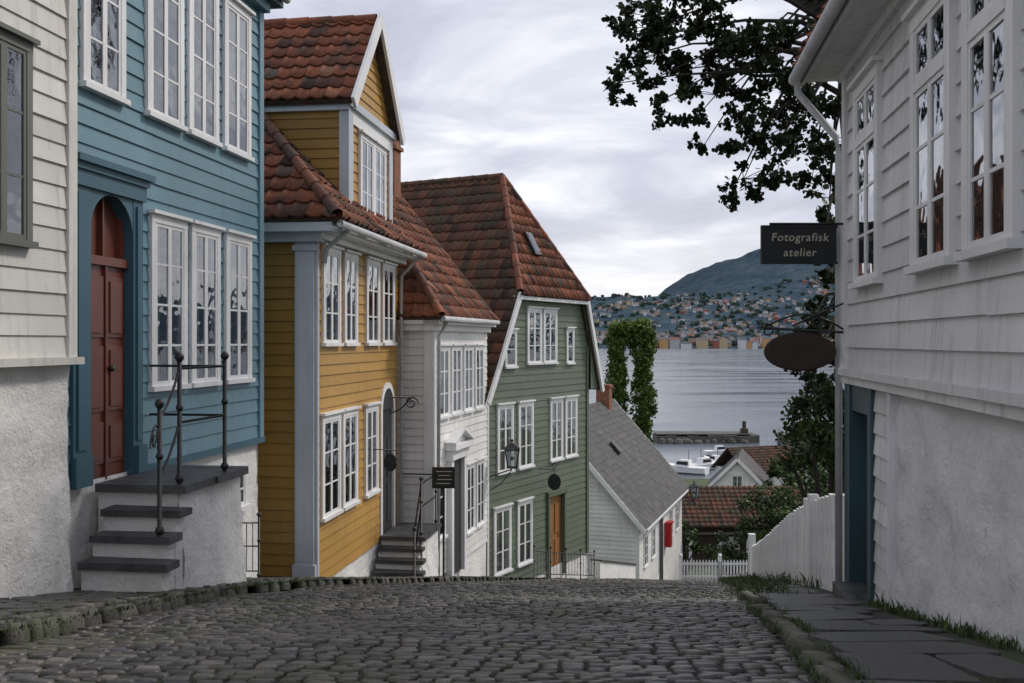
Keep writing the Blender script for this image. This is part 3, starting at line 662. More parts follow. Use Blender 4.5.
for i in range(n):
    a0_ = i * .6; a1_ = a0_ + .6; za = g(Fw.P(a0_, 0, 0)[1]) + .62; zb_ = g(Fw.P(a1_, 0, 0)[1]) + .62
    for (mb_, n0_, n1_, l0, l1) in ((mw, -.25, 0, -1.5, 0), (cp, -.29, .04, 0, .05)):
        mb_.box8([Fw.P(a0_, n0_, za + l0), Fw.P(a1_, n0_, zb_ + l0), Fw.P(a1_, n1_, zb_ + l0), Fw.P(a0_, n1_, za + l0), Fw.P(a0_, n0_, za + l1), Fw.P(a1_, n0_, zb_ + l1), Fw.P(a1_, n1_, zb_ + l1), Fw.P(a0_, n1_, za + l1)], .5)
Hs.finish()

# ------------------------------------------------------------------ right white house
F = Frame(1.77 + DX * 9, 9, -DX, -1); S = F.S; H = House('white_photographers_house', F, F.P(4, -2, -1)); e = S(-1.0)
zb = -.27
siding(H.m('upper_wall', 'white_r'), F, const(.1, e), zb + .03, 2.42, .19, lap=.024)
H.m('corner_board', 'white_r').box(F, 0, .13, -.1, .045, zb, 2.42)
H.m('band_board', 'white_r').box(F, -.03, e, -.1, .075, zb - .03, zb + .03); H.m('band_board', 'white_r').box(F, -.01, e, -.1, .045, zb - .10, zb - .03)
p0 = S(7.3)
siding(H.m('lower_wall', 'white_r'), F, const(S(7.95), p0), -2.25, zb - .1, .17, n=-.02)
H.m('lower_corner_board', 'white_r').box(F, p0 - .05, p0 + .03, -.1, .03, -2.6, zb - .1)
plaster(H.m('foundation', 'plaster_r', True), F, p0 + .02, e, lambda y: g(y) - .3, zb - .1, -.02, .05, .04, .07)
tl_ = H.m('door_frame', 'teal'); tl_.box(F, 0, .22, -.25, .02, -2.6, zb - .1); tl_.box(F, S(8.06), S(7.93), -.25, .02, -2.6, zb - .1); tl_.box(F, .22, S(8.06), -.25, .0, -.6, zb - .1)
dd = H.m('door', 'teal'); dd.box(F, .22, S(8.06), -.2, -.15, -2.5, -.6)
for z in (-2.3, -1.4): dd.box(F, .32, S(8.06) - .1, -.15, -.13, z, z + .65)
H.m('doorstep', 'slate').box(F, .2, S(8.0), -.1, .16, -2.6, g(8.5) + .12)
Fb = F.near(0); siding(H.m('end_wall', 'white_r'), Fb, const(-6, 0), -2.4, 2.42, .19)
siding(H.m('end_wall', 'white_r'), Fb, lambda z: (-6 + (z - 2.4) / .9, -(z - 2.4) / .9), 2.42, 4.9, .19)
cbox(H, 'wall_core', 'body', F, .25, e - .1, -6, -.3, -4, 2.4)
for a, b in ((8.45, 7.55), (6.6, 5.72), (5.5, 4.72), (3.6, 2.8), (2.5, 1.7)): window(H, F, S(a), S(b), .49, 2.12, 3, 2, n=.026, transom=1.64, casing=.1, crown=True, cur=.95)
H.m('soffit', 'white_r').box(F, -.3, e, -.2, .32, 2.42, 2.46); H.m('soffit', 'white_r').box(F, -.05, e, -.1, .06, 2.34, 2.42)
H.m('fascia', 'white_r').box(F, -.32, e, .32, .345, 2.40, 2.55)
H.m('gutter', 'zinc', True).tube([F.P(-.36, .41, 2.46), F.P(e, .41, 2.50)], .055, 12)
dp = H.m('downpipe', 'zinc', True); dp.tube([F.P(-.2, .41, 2.42), F.P(-.2, .40, 2.30), F.P(-.06, .08, 1.85), F.P(-.05, .06, 1.7), F.P(-.05, .06, -2.2)], .034, 10)
tiled_roof(H, 'roof', 'tile', [F.P(-.35, .40, 2.56), F.P(e, .40, 2.56), F.P(e, -3, 5.3), F.P(-.35, -3, 5.3)])
tiled_roof(H, 'roof_back', 'tile', [F.P(-.35, -6.4, 2.56), F.P(e, -6.4, 2.56), F.P(e, -3, 5.3), F.P(-.35, -3, 5.3)])
H.finish()
def text(parent, body, loc, size, mat):
    cu = bpy.data.curves.new('lettering', 'FONT'); cu.body = body; cu.size = size; cu.extrude = .002; cu.align_x = 'CENTER'; cu.align_y = 'CENTER'; cu.offset = .0008; cu.space_character = 1.12; cu.shear = .12
    o = bpy.data.objects.new('lettering', cu); o.data.materials.append(M[mat]); o.rotation_euler = (pi / 2, 0, 0); o.location = loc; COL.objects.link(o)
    o.parent = parent; o.matrix_parent_inverse = Matrix.Translation(parent.location).inverted()
Hs = House('photographer_sign_board', F, (2.56, 8.92, .86)); Hs.m('board', 'sign').box(W0, 2.235, 2.89, 8.905, 8.935, .705, 1.02)
fr = Hs.m('moulding', 'sign'); fr.box(W0, 2.22, 2.9, 8.895, 8.94, 1.012, 1.035); fr.box(W0, 2.22, 2.9, 8.895, 8.94, .69, .712); fr.box(W0, 2.22, 2.24, 8.896, 8.939, .712, 1.012)
Hs.m('bracket', 'iron').tube([(2.3, 8.93, 1.05), (3.0, 8.93, 1.05)], .012, 6); Hs.finish()
text(Hs.root, 'Fotografisk', (2.56, 8.898, .925), .10, 'signtext'); text(Hs.root, 'atelier', (2.56, 8.898, .79), .10, 'signtext')
cc = Vector((2.57, 8.92, -.09)); Hs = disc_sign('oval_hanging_sign', cc, (1, 0, 0), .31, .16, .035, 'signbrown'); ir = Hs.m('bracket', 'iron', True)
a = Vector((3.0, 8.92, .08)); b = Vector((2.24, 8.92, .12)); ir.tube([a, b], .013, 6)
ir.tube([b.lerp(a, i / 16) + U * (.0 + .14 * sin(pi * i / 16 * 1.0)) for i in range(17)], .009, 5)
scroll(ir, b + Vector((.04, 0, -.02)), (1, 0, 0), .07, 1.4, .009, -1); ir.tube([a + U * .28, Vector((2.5, 8.92, .14))], .009, 5); scroll(ir, (2.72, 8.92, .16), (1, 0, 0), .06, 1.3, .007)
for x in (2.38, 2.76): ir.tube([(x, 8.92, .1), (x, 8.92, .03)], .006, 5)
Hs.finish()

# ------------------------------------------------------------------ white board fences right
def board_fence(name, pts, topf, w=.10, th=.022, mat='white'):
    Hs = House(name, F, (pts[0][0], pts[0][1], g(pts[0][1]))); mb = Hs.m('boards', mat)
    p = Vector((pts[0][0], pts[0][1], 0)); q = Vector((pts[1][0], pts[1][1], 0)); L = (q - p).length; d = (q - p) / L; n = int(L / (w + .012)); sd = Vector((d.y, -d.x, 0))
    Fr = Frame(p.x, p.y, d.x, d.y)
    for i in range(n):
        a = i * L / n; y = Fr.P(a, 0, 0)[1]; z0 = g(y) + .02; h0 = topf(a / L); h1 = topf((a + w) / L); f_ = (.022 if i % 2 else 0) + R.uniform(-.003, .003)
        k = R.uniform(-.01, .01)
        mb.box8([Fr.P(a, -th, z0), Fr.P(a + w, -th, z0), Fr.P(a + w, f_, z0), Fr.P(a, f_, z0), Fr.P(a, -th, z0 + h0 + k), Fr.P(a + w, -th, z0 + h1 + k), Fr.P(a + w, f_, z0 + h1 + k), Fr.P(a, f_, z0 + h0 + k)])
    for h in (.25, .7):
        za = g(p.y) + h * topf(0) + .02; zb_ = g(q.y) + h * topf(1) + .02
        Hs.m('rails', mat).beam(p + U * za - sd * .05, q + U * zb_ - sd * .05, .04, .08)
    return Hs
fx = lambda y: 1.77 + DX * y
Hs = board_fence('white_board_fence', [(fx(17.2), 17.2), (fx(11.3), 11.3)], lambda t: .64 + .30 * smooth(t), .10)
Hs.m('posts', 'white').box(W0, fx(11.2) - .05, fx(11.2) + .06, 11.1, 11.21, g(11) - .2, g(11) + .98); Hs.m('posts', 'white').box(W0, fx(17.3) - .05, fx(17.3) + .06, 17.3, 17.41, g(17.3) - .2, g(17.3) + .85); Hs.finish()
Hs = board_fence('white_board_gate', [(fx(10.8), 10.8), (fx(9.12), 9.12)], lambda t: .94 + .03 * sin(t * 3), .10)
Hs.m('posts', 'white').box(W0, fx(10.9) - .05, fx(10.9) + .05, 10.82, 10.92, g(11) - .2, g(10.9) + 1.05); Hs.finish()
Hs = House('white_picket_fence', F, (6.8, 37, -8.5)); mb = Hs.m('pickets', 'white'); yy = 37.0; x = 6.35
while x < 9.4:
    z0 = g(yy) - .02; mb.box(W0, x, x + .06, yy, yy + .02, z0 + .08, z0 + .88); mb.poly([(x, yy, z0 + .88), (x + .06, yy, z0 + .88), (x + .03, yy + .01, z0 + .95)]); x += .115
for h in (.25, .72): Hs.m('rails', 'white').box(W0, 6.3, 9.4, yy + .022, yy + .06, g(yy) + h, g(yy) + h + .07)
for px in (6.25, 7.7, 9.4): Hs.m('posts', 'white').box(W0, px - .06, px + .06, yy + .0, yy + .12, g(yy) - .3, g(yy) + 1.0); Hs.m('post_caps', 'white').ball((px, yy + .06, g(yy) + 1.06), .08)
Hs.finish()

# ------------------------------------------------------------------ ground, road, pavements
ys = [-60, -40, -20, -10] + [i * .5 for i in range(-10, 120)] + [60 + i * 2 for i in range(60)] + [200, 400]
mb = MB()
xs = [-400, -60, -12, -6, -3, 0, 3, 6, 12, 30, 60, 400]
for i in range(len(ys) - 1):
    for j in range(len(xs) - 1):
        mb.poly([(xs[j], ys[i], g(ys[i]) - .012), (xs[j + 1], ys[i], g(ys[i]) - .012), (xs[j + 1], ys[i + 1], g(ys[i + 1]) - .012), (xs[j], ys[i + 1], g(ys[i + 1]) - .012)], .5)
mb.done('ground', None, simple('grassy_ground', (.05, .07, .025), .95, .5, .8, .8, .05))
KL = [(-2, -2.4), (4, -2.55), (6, -2.62), (8.2, -2.66), (9.5, -2.6), (11, -2.4), (12.5, -2.1), (14, -1.78), (16, -1.35), (18.5, -.95), (22, .05), (27, 2.7), (36, 5.6), (40, 6.9), (60, 14)]
KR = [(-2, .45), (4, 1.22), (8, 1.90), (11, 2.48), (14, 3.05), (18, 3.85), (24, 5.0), (30, 6.6), (37, 9.6), (42, 11.5), (60, 17)]
kl = lambda y: (pl(KL, y - .5) + pl(KL, y) + pl(KL, y + .5)) / 3 + .04 * noise.noise(Vector((y * 1.3, 3, 0)))
kr = lambda y: (pl(KR, y - .5) + pl(KR, y) + pl(KR, y + .5)) / 3 + .04 * noise.noise(Vector((y * 1.3, 9, 0)))
def strip(name, parent, mat, xl, xr, zo, y0, y1):
    mb = MB(); y = y0
    while y < y1:
        y2 = y + .5; mb.poly([(xl(y), y, g(y) + zo), (xr(y), y, g(y) + zo), (xr(y2), y2, g(y2) + zo), (xl(y2), y2, g(y2) + zo)], .5); y = y2
    return mb.done(name, parent, mat)
def crown(x, y):
    t = (x - kl(y)) / max(.1, kr(y) - kl(y)); return .035 * sin(pi * max(0, min(1, t))) + .04 * noise.noise(Vector((x * .7, y * .7, 0)))
def paving(mb, xl, xr, y0, y1, row, wmin, wmax, zo, gap, hgt, cf=None, arc=0, K=8, rv=.15, pw_=.3, tilt=.03, top=.84, jz=.005):
    y = y0
    ang = [2 * pi * (k + .5) / K for k in range(K)]
    while y < y1:
        rh = row * R.uniform(1 - rv, 1 + rv); x = xl(y) + R.uniform(0, wmin) * (.5 if wmax < .5 else .1); X1 = xr(y)
        while x < X1 - wmin * .6:
            w = min(R.uniform(wmin, wmax), X1 - x); cx = x + w / 2; t = (cx - xl(y)) / max(.1, X1 - xl(y)); cy = y + rh / 2 + arc * sin(pi * t) + R.uniform(-.008, .008) + (.014 * sin(cx * 2 + y * .9) if arc else 0)
            hw = w / 2 - gap * R.uniform(.6, 1.8); hh = rh / 2 - gap * R.uniform(.5, 1.6); rot = R.uniform(-.08, .08); tz = R.uniform(-jz, jz); tx = R.uniform(-tilt, tilt); ty = R.uniform(-tilt, tilt); val = R.random()
            base = g(cy) + zo + (cf(cx, cy) if cf else 0) + tz; sl_ = (g(cy + .1) - g(cy - .1)) / .2
            i0 = len(mb.v); pe = pw_ * R.uniform(.7, 1.9)
            sup = [(math.copysign(abs(cos(t_)) ** pe, cos(t_)), math.copysign(abs(sin(t_)) ** pe, sin(t_))) for t_ in ang]
            jj = [(1 + .09 * R.uniform(-1, 1), 1 + .09 * R.uniform(-1, 1)) for _ in sup]
            for (sc, dz_) in ((1.0, -.03), (.97, hgt * .35), (top, hgt)):
                for (a, b), (j1, j2) in zip(sup, jj):
                    px = a * hw * sc * j1; py = b * hh * sc * j2
                    mb.v.append((cx + px - py * rot, cy + py + px * rot, base + dz_ + py * (sl_ + ty) + px * tx))
            for r_ in range(2):
                for k in range(K):
                    k2 = (k + 1) % K; mb.f.append((i0 + r_ * K + k, i0 + r_ * K + k2, i0 + (r_ + 1) * K + k2, i0 + (r_ + 1) * K + k)); mb.c.append(val)
            mb.f.append(tuple(i0 + 2 * K + k for k in range(K))); mb.c.append(val)
            x += w
        y += rh
rd = root('cobblestone_road', (0, 8, g(8)))
mb = MB(); y = -2
while y < 60:
    y2 = y + .5; n = 8
    for i in range(n):
        q = []
        for (t, yy) in ((i / n, y), ((i + 1) / n, y), ((i + 1) / n, y2), (i / n, y2)):
            x = lerp(kl(yy), kr(yy), t); q.append((x, yy, g(yy) + .006 + crown(x, yy)))
        mb.poly(q, .5)
    y = y2
mb.done('joint_bed', rd, M['joint'])
mb = MB(); paving(mb, kl, kr, 1.5, 30, .078, .075, .145, .004, .0038, .017, crown, .12, tilt=.05, jz=.006, rv=.2); mb.done('setts', rd, M['cobble'], True)
mb = MB(); paving(mb, kl, kr, 30, 44, .2, .2, .3, .004, .008, .016, crown, .12); mb.done('setts_lower_street', rd, M['cobble'], True)
lp = root('left_pavement', (-3, 8, g(8))); strip('bed', lp, M['joint'], lambda y: kl(y) - 4 if y < 13 else kl(y) - 1.6, lambda y: kl(y) - .02, .10, -2, 26)
mb = MB(); paving(mb, lambda y: kl(y) - (2.3 if y < 12.5 else 1.2), lambda y: kl(y) - .33, 1.5, 25, .26, .18, .5, .105, .008, .012, rv=.3); mb.done('flagstones', lp, M['flag'])
mb = MB(); paving(mb, lambda y: kl(y) - .15, lambda y: kl(y) + .01, 1.5, 27, .24, .15, .18, .03, .006, .085, rv=.5, tilt=.08, jz=.014, top=.75); mb.done('kerb', lp, M['kerb'], True)
mb = MB(); paving(mb, lambda y: kl(y) - .33, lambda y: kl(y) - .16, 1.5, 27, .16, .15, .19, .095, .006, .025, rv=.4, tilt=.06, jz=.01); mb.done('kerb_inner', lp, M['kerb'], True)
rp = root('right_pavement', (2, 8, g(8))); strip('bed', rp, M['joint'], lambda y: kr(y) + .05, lambda y: fx(y) + .3 if y < 18 else kr(y) + 1.4, .045, -2, 30)
mb = MB(); paving(mb, lambda y: kr(y) + .16, lambda y: fx(y) - .1, 1.5, 17, .42, .4, .85, .049, .004, .008, rv=.4, tilt=.02, top=.96, jz=.004, pw_=.16); mb.done('flagstones', rp, M['flag'])
mb = MB(); paving(mb, lambda y: kr(y) + .0, lambda y: kr(y) + .14, 1.5, 24, .30, .13, .15, .02, .006, .05, rv=.5, tilt=.06, jz=.01, top=.78); mb.done('kerb', rp, M['kerb'], True)
gr = MB()
def tuft(x, y, z, h, k, spread=.05):
    for i in range(k):
        a = R.uniform(0, 2 * pi); bx = x + R.gauss(0, spread); by = y + R.gauss(0, spread); hh = h * R.uniform(.5, 1.2); le = hh * R.uniform(.1, .7); w = .0035 + .002 * R.random()
        dx, dy = cos(a), sin(a); px, py = -dy * w, dx * w
        gr.poly([(bx - px, by - py, z), (bx + px, by + py, z), (bx + dx * le * .4 + px * .7, by + dy * le * .4 + py * .7, z + hh * .6), (bx + dx * le, by + dy * le, z + hh)])
for i in range(230):
    y = R.uniform(3.4, 9)
    if noise.noise(Vector((y * 1.7, 0, 4))) < -.1: continue
    tuft(fx(y) - R.uniform(.02, .08), y, g(y) + .045, R.uniform(.02, .075) * (1.6 if R.random() < .1 else 1), 10, .03)
for i in range(520):
    y = R.uniform(3.6, 17)
    if noise.noise(Vector((y * 1.3, 0, 8))) < -.1: continue
    tuft(kr(y) + R.choice([-.01, .15]), y, g(y) + .05, R.uniform(.012, .04), 7, .025)
for i in range(600):
    y = R.uniform(9, 20); tuft(R.uniform(kr(y) - .05, kr(y) + .45), y, g(y) + .05, R.uniform(.02, .07), 10, .06)
for i in range(700):
    y = R.uniform(4, 14); tuft(kl(y) - R.choice([.155, .33, -.01, .5]), y, g(y) + .09, R.uniform(.012, .04), 8, .03)
for i in range(3400):
    y = R.uniform(5, 17); x = R.uniform(kl(y), kr(y))
    if noise.noise(Vector((x * .8, y * .5, 2))) < -.05: continue
    tuft(x, y, g(y) + crown(x, y) + .008, R.uniform(.01, .024), 5, .02)
for i in range(60):
    y = R.uniform(10, 20); tuft(fx(y) - .07, y, g(y) + .05, R.uniform(.05, .15), 12, .05)
gr.done('grass', None, M['grass'])

# ------------------------------------------------------------------ vegetation
LP = [(0, 0), (.38, .3), (.34, .72), (0, 1), (-.34, .72), (-.38, .3)]
def leaf(mb, c, size, val):
    a = Vector((R.gauss(0, 1), R.gauss(0, 1), R.gauss(0, .7))).normalized(); b = a.cross(Vector((R.gauss(0, 1), R.gauss(0, 1), R.gauss(0, 1)))).normalized()
    s = size * R.uniform(.7, 1.3); mb.poly([c + a * (x * s) + b * (y * s) for x, y in LP], val)
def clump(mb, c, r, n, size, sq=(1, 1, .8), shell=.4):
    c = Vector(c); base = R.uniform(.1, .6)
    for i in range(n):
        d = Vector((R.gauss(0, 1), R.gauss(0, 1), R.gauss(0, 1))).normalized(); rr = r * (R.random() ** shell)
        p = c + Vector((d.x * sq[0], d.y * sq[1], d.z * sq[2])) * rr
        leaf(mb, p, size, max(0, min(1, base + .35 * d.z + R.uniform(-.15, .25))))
tr = root('oak_tree', (4.9, 13.5, g(13.5))); lf = MB(); wd = MB()
wd.tube([(5.0, 13.6, g(13.6) - .2), (4.9, 13.5, -1), (4.7, 13.2, 1.5), (4.4, 12.9, 3.2), (4.3, 12.6, 5.5)], [.36, .28, .24, .2, .1], 12)
cl = [(1.38, 3.95, .26), (1.55, 3.4, .25), (1.27, 3.1, .17), (1.36, 2.88, .10), (1.84, 3.75, .32), (2.0, 3.25, .3), (1.80, 2.9, .18), (2.26, 3.85, .33), (2.4, 3.4, .3), (2.2, 2.68, .2), (2.5, 2.95, .25), (2.74, 3.6, .35), (2.64, 2.4, .18), (2.78, 1.95, .2), (2.60, 1.72, .12), (3.1, 3.75, .36), (3.04, 3.05, .3), (3.05, 2.45, .25), (3.1, 1.98, .17), (3.46, 3.4, .33), (3.45, 2.8, .3), (3.4, 2.3, .27), (3.6, 1.95, .17), (3.75, 2.9, .3), (3.8, 2.4, .27), (3.8, 1.95, .2), (3.8, 1.55, .16), (3.75, 1.2, .17), (3.85, .95, .2), (3.72, .75, .14), (3.8, .4, .22), (3.7, .13, .22), (3.62, -.2, .2), (3.62, -.45, .2), (3.78, -.7, .24), (3.5, -.72, .16), (3.58, .1, .14), (4.0, .4, .3), (4.1, -.2, .3), (2.0, 4.3, .35), (1.5, 4.5, .35), (2.7, 4.4, .4), (3.4, 4.3, .4), (2.3, 2.35, .1), (1.6, 3.1, .14), (2.95, 1.75, .12), (2.75, 2.75, .22), (2.1, 3.05, .2), (2.85, 3.3, .28), (1.7, 3.5, .22), (3.25, 2.65, .25), (2.5, 3.7, .3), (1.6, 3.75, .22), (3.0, 2.75, .25), (2.6, 3.2, .25), (3.3, 3.1, .3)]
for (x, z, r) in cl:
    y = 12 + R.uniform(-.9, .9); k = y / 12; c = Vector((x * k, y, z * k))
    st = Vector((4.4, 12.8, 3.4 + R.uniform(-.4, 1.4))) if (x < 3.5 or z > 1.5) else Vector((4.7, 13.2, z + .6))
    if R.random() < .7 or z < 1.5:
        md = st.lerp(c, .55) + Vector((R.uniform(-.1, .1), R.uniform(-.3, .3), R.uniform(.1, .45)))
        wd.tube([st, st.lerp(md, .5) + U * R.uniform(.0, .2), md, md.lerp(c, .5) + U * R.uniform(-.03, .12), c], [.045, .03, .02, .012, .005], 6)
    for q in range(6):
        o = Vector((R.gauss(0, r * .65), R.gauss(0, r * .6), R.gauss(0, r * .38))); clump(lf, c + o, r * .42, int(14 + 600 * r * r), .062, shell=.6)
        wd.tube([c, c + o * .6 + U * .02, c + o * 1.25], [.006, .004, .002], 4)
for i in range(60):
    c = Vector((R.uniform(1.9, 8), R.uniform(11.2, 17), R.uniform(4.9, 8))); clump(lf, c, R.uniform(.4, .7), 90, .11)
    if i % 2 == 0: wd.tube([(4.4, 12.8, 4.0), Vector((4.4, 12.8, 4)).lerp(c, .5) + U * .3, c], [.07, .04, .01], 6)
for i in range(26):
    c = Vector((R.uniform(5, 8), R.uniform(12, 17), R.uniform(-1, 4.7))); clump(lf, c, R.uniform(.4, .7), 80, .12)
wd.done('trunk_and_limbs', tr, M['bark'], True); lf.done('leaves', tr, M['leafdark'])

iv = root('ivy_covered_tree', (7, 60, g(60))); lf = MB(); wd = MB()
for (x, w_, z0, z1, n) in ((6.3, .75, -7, .85, 140), (7.85, .85, -8, 1.1, 170)):
    wd.tube([(x, 60, g(60) - .3), (x, 60, z1 - .5)], [.3, .12], 8)
    for i in range(n):
        t = i / n; z = lerp(z0, z1, t) + R.uniform(-.2, .2); ww = w_ * (.75 + .3 * sin(z * 1.7 + x)) * (1 if z < z1 - .6 else .75); a = R.uniform(0, 2 * pi)
        clump(lf, (x + cos(a) * ww * .65, 60 + sin(a) * ww * .65, z), R.uniform(.28, .42), 70, .15)
for i in range(26): clump(lf, (R.uniform(6.2, 7.9), 60 + R.uniform(-.5, .5), R.uniform(-.1, 1.2)), .42, 80, .15)
wd.done('trunks', iv, M['bark']); lf.done('leaves', iv, M['leafivy'])

def bush(name, c, rx, rz_, n, size, mat='leafbush'):
    b = root(name, (c[0], c[1], g(c[1]))); lf = MB(); wd = MB()
    for i in range(n):
        d = Vector((R.gauss(0, 1), R.gauss(0, 1), R.gauss(0, 1))).normalized() * (R.random() ** .4)
        p = Vector((c[0] + d.x * rx, c[1] + d.y * rx * .8, c[2] + d.z * rz_)); clump(lf, p, R.uniform(.25, .42) * min(rx, 1.5), 110, size)
        if i % 4 == 0: wd.tube([(c[0], c[1], g(c[1])), ((c[0] + p.x) / 2, (c[1] + p.y) / 2, (g(c[1]) + p.z) / 2 + .2), p], [.07, .04, .01], 5)
    lf.done('leaves', b, M[mat]); wd.done('stems', b, M['bark'])
bush('garden_shrub', (11.3, 43, -7.9), 1.6, 1.7, 40, .13)
bush('garden_shrub', (13.4, 44, -7.4), 1.9, 1.7, 44, .13)
bush('garden_shrub', (9.9, 45, -9.6), 1.1, 1.0, 16, .12)
bush('hedge_tree', (14.6, 47, -5.6), 1.8, 2.0, 46, .14)
bush('garden_shrub', (8.0, 46.5, -9.5), .7, 1.4, 14, .12)
bush('garden_shrub', (12.2, 40, -8.6), 1.6, 1.0, 34, .11)
bush('small_tree', (4.15, 13.2, -1.45), .6, .9, 40, .06)
bush('distant_bush', (24, 86, -12), 2.6, 2.2, 30, .25)

# ------------------------------------------------------------------ shed, boathouse, piers, boats
Fz = Frame(9.1, 53, 1, 0.02); H = House('red_roofed_shed', Fz, Fz.P(4, -2, -10))
tiled_roof(H, 'roof', 'tiledark', [Fz.P(-.3, .4, -9.75), Fz.P(9, .4, -9.75), Fz.P(9, -2.6, -8.05), Fz.P(-.3, -2.6, -8.05)], .3, .35, .03)
tiled_roof(H, 'roof_back', 'tiledark', [Fz.P(-.3, -5.6, -9.75), Fz.P(9, -5.6, -9.75), Fz.P(9, -2.6, -8.05), Fz.P(-.3, -2.6, -8.05)], .3, .35, .03)
H.m('lower_lean_to', 'slatetile').beam(Fz.P(-.3, .75, -10.1), Fz.P(9, .75, -10.1), .9, .1, (0, 1, -.35))
for a in (.1, 1.6, 3.1, 4.6, 6.2, 8.8): H.m('posts', 'white').box(Fz, a, a + .14, .9, 1.04, -12.5, -10.2)
H.m('back_wall', 'wood').box(Fz, 0, 9, -3, -.2, -13, -9.8); H.m('white_wall', 'white2').box(Fz, 1.9, 3.0, -.2, -.1, -13, -10.3)
H.finish()
H = House('white_boathouse', W0, (19, 86, -11)); L = 9; w = 2.6
F3 = Frame(16.6, 85.5, .9, -.25)
siding(H.m('gable_wall', 'white2'), F3, lambda z: (max(0, (z + 12.6) / 1.0), 2 * w - max(0, (z + 12.6) / 1.0)), -14, -10.05, .25)
H.m('side_wall', 'white2').box(F3, .05, 2 * w, -L, -.05, -14, -12.6)
tiled_roof(H, 'roof_right', 'slatetile', [F3.P(2 * w + .3, .3, -12.9), F3.P(2 * w + .3, -L, -12.9), F3.P(w, -L, -10), F3.P(w, .3, -10)], .4, .35, 0)
tiled_roof(H, 'roof_left', 'slatetile', [F3.P(-.3, .3, -12.9), F3.P(-.3, -L, -12.9), F3.P(w, -L, -10), F3.P(w, .3, -10)], .4, .35, 0)
nn = (F3.n[0], F3.n[1], 0); H.m('bargeboards', 'white').beam(F3.P(-.3, .32, -12.9), F3.P(w, .32, -9.98), .08, .25, nn); H.m('bargeboards', 'white').beam(F3.P(2 * w + .3, .32, -12.9), F3.P(w, .322, -9.98), .08, .25, nn)
window(H, F3, w - .5, w + .5, -12.3, -11.3, 2, 2, casing=.1)
H.finish()
F4 = Frame(21.5, 92, .9, .35); H = House('long_boathouse', F4, (24, 93, -11)); H.m('walls', 'white2').box(F4, 0, 9, -5, 0, -15, -12)
tiled_roof(H, 'roof', 'tiledark', [F4.P(-.3, .4, -12.2), F4.P(9.3, .4, -12.2), F4.P(9.3, -2.5, -10), F4.P(-.3, -2.5, -10)], .3, .35, .03)
tiled_roof(H, 'roof_back', 'tiledark', [F4.P(-.3, -5.4, -12.2), F4.P(9.3, -5.4, -12.2), F4.P(9.3, -2.5, -10), F4.P(-.3, -2.5, -10)], .3, .35, .03); H.finish()
for (nm, x0, x1, y0) in (('breakwater_pier', 21.5, 35.5, 148), ('breakwater_pier', 40, 62, 146)):
    H = House(nm, F4, (x0, y0, -15)); mb = H.m('wall', 'concrete'); x = x0
    while x < x1: w_ = R.uniform(1.2, 2.4); mb.box(W0, x, x + w_ - .05, y0 + R.uniform(-.3, .3), y0 + 5, -16, -14.0 + R.uniform(-.15, .2)); x += w_
    for i in range(26): c_ = (R.uniform(x0, x1), y0 - R.uniform(.2, 1.2), -14.9); H.m('rocks', 'concrete').ball(c_, R.uniform(.3, .7))
    H.m('deck', 'concrete').box(W0, x0, x1, y0 + .4, y0 + 5.2, -13.85, -13.72)
    if x0 < 30:
        H.m('beacon_post', 'wood').box(W0, 34.2, 35.2, y0 + 1, y0 + 2, -14, -13); H.m('beacon_post', 'wood').tube([(34.7, y0 + 1.5, -13), (34.7, y0 + 1.5, -11.9)], .3, 8)
    H.finish()
def boat(c, L, yaw, cabin=True):
    H = House('moored_motorboat', W0, c); mb = H.m('hull', 'white', True); secs = [(-.5, .30, .0), (-.25, .34, 0), (.1, .33, .03), (.35, .2, .1), (.5, .01, .2)]; rings = []
    def T(x, y, z): return (c[0] + (x * cos(yaw) - y * sin(yaw)) * L, c[1] + (x * sin(yaw) + y * cos(yaw)) * L, c[2] + z * L)
    for (x, b, s) in secs: rings.append([T(x, -b * .5, .14 + s * .4), T(x, -b * .42, .03), T(x, 0, -.04 + s * .2), T(x, b * .42, .03), T(x, b * .5, .14 + s * .4)])
    for i in range(len(rings) - 1):
        for k in range(4): mb.poly([rings[i][k], rings[i][k + 1], rings[i + 1][k + 1], rings[i + 1][k]], .5)
        mb.poly([rings[i][0], rings[i][4], rings[i + 1][4], rings[i + 1][0]], .5)
    mb.poly(rings[0], .5)
    if cabin:
        cb = H.m('cabin', 'white'); q = [T(-.15, -.11, .14), T(.18, -.09, .16), T(.18, .09, .16), T(-.15, .11, .14), T(-.13, -.1, .28), T(.08, -.08, .28), T(.08, .08, .28), T(-.13, .1, .28)]; cb.box8(q)
        q = [T(-.12, -.115, .18), T(.14, -.1, .19), T(.14, .1, .19), T(-.12, .115, .18), T(-.12, -.112, .25), T(.11, -.09, .25), T(.11, .09, .25), T(-.12, .112, .25)]; H.m('cabin_windows', 'dark').box8(q)
        H.m('mast', 'iron').tube([T(-.1, 0, .28), T(-.1, 0, .5)], .03, 5)
    H.finish()
boat((19.6, 114, -15.0), 5.5, 2.6); boat((22.5, 117, -15.0), 5, .5); boat((24.6, 121, -15), 4.5, 2.0); boat((27.5, 132, -15), 4.5, .2)

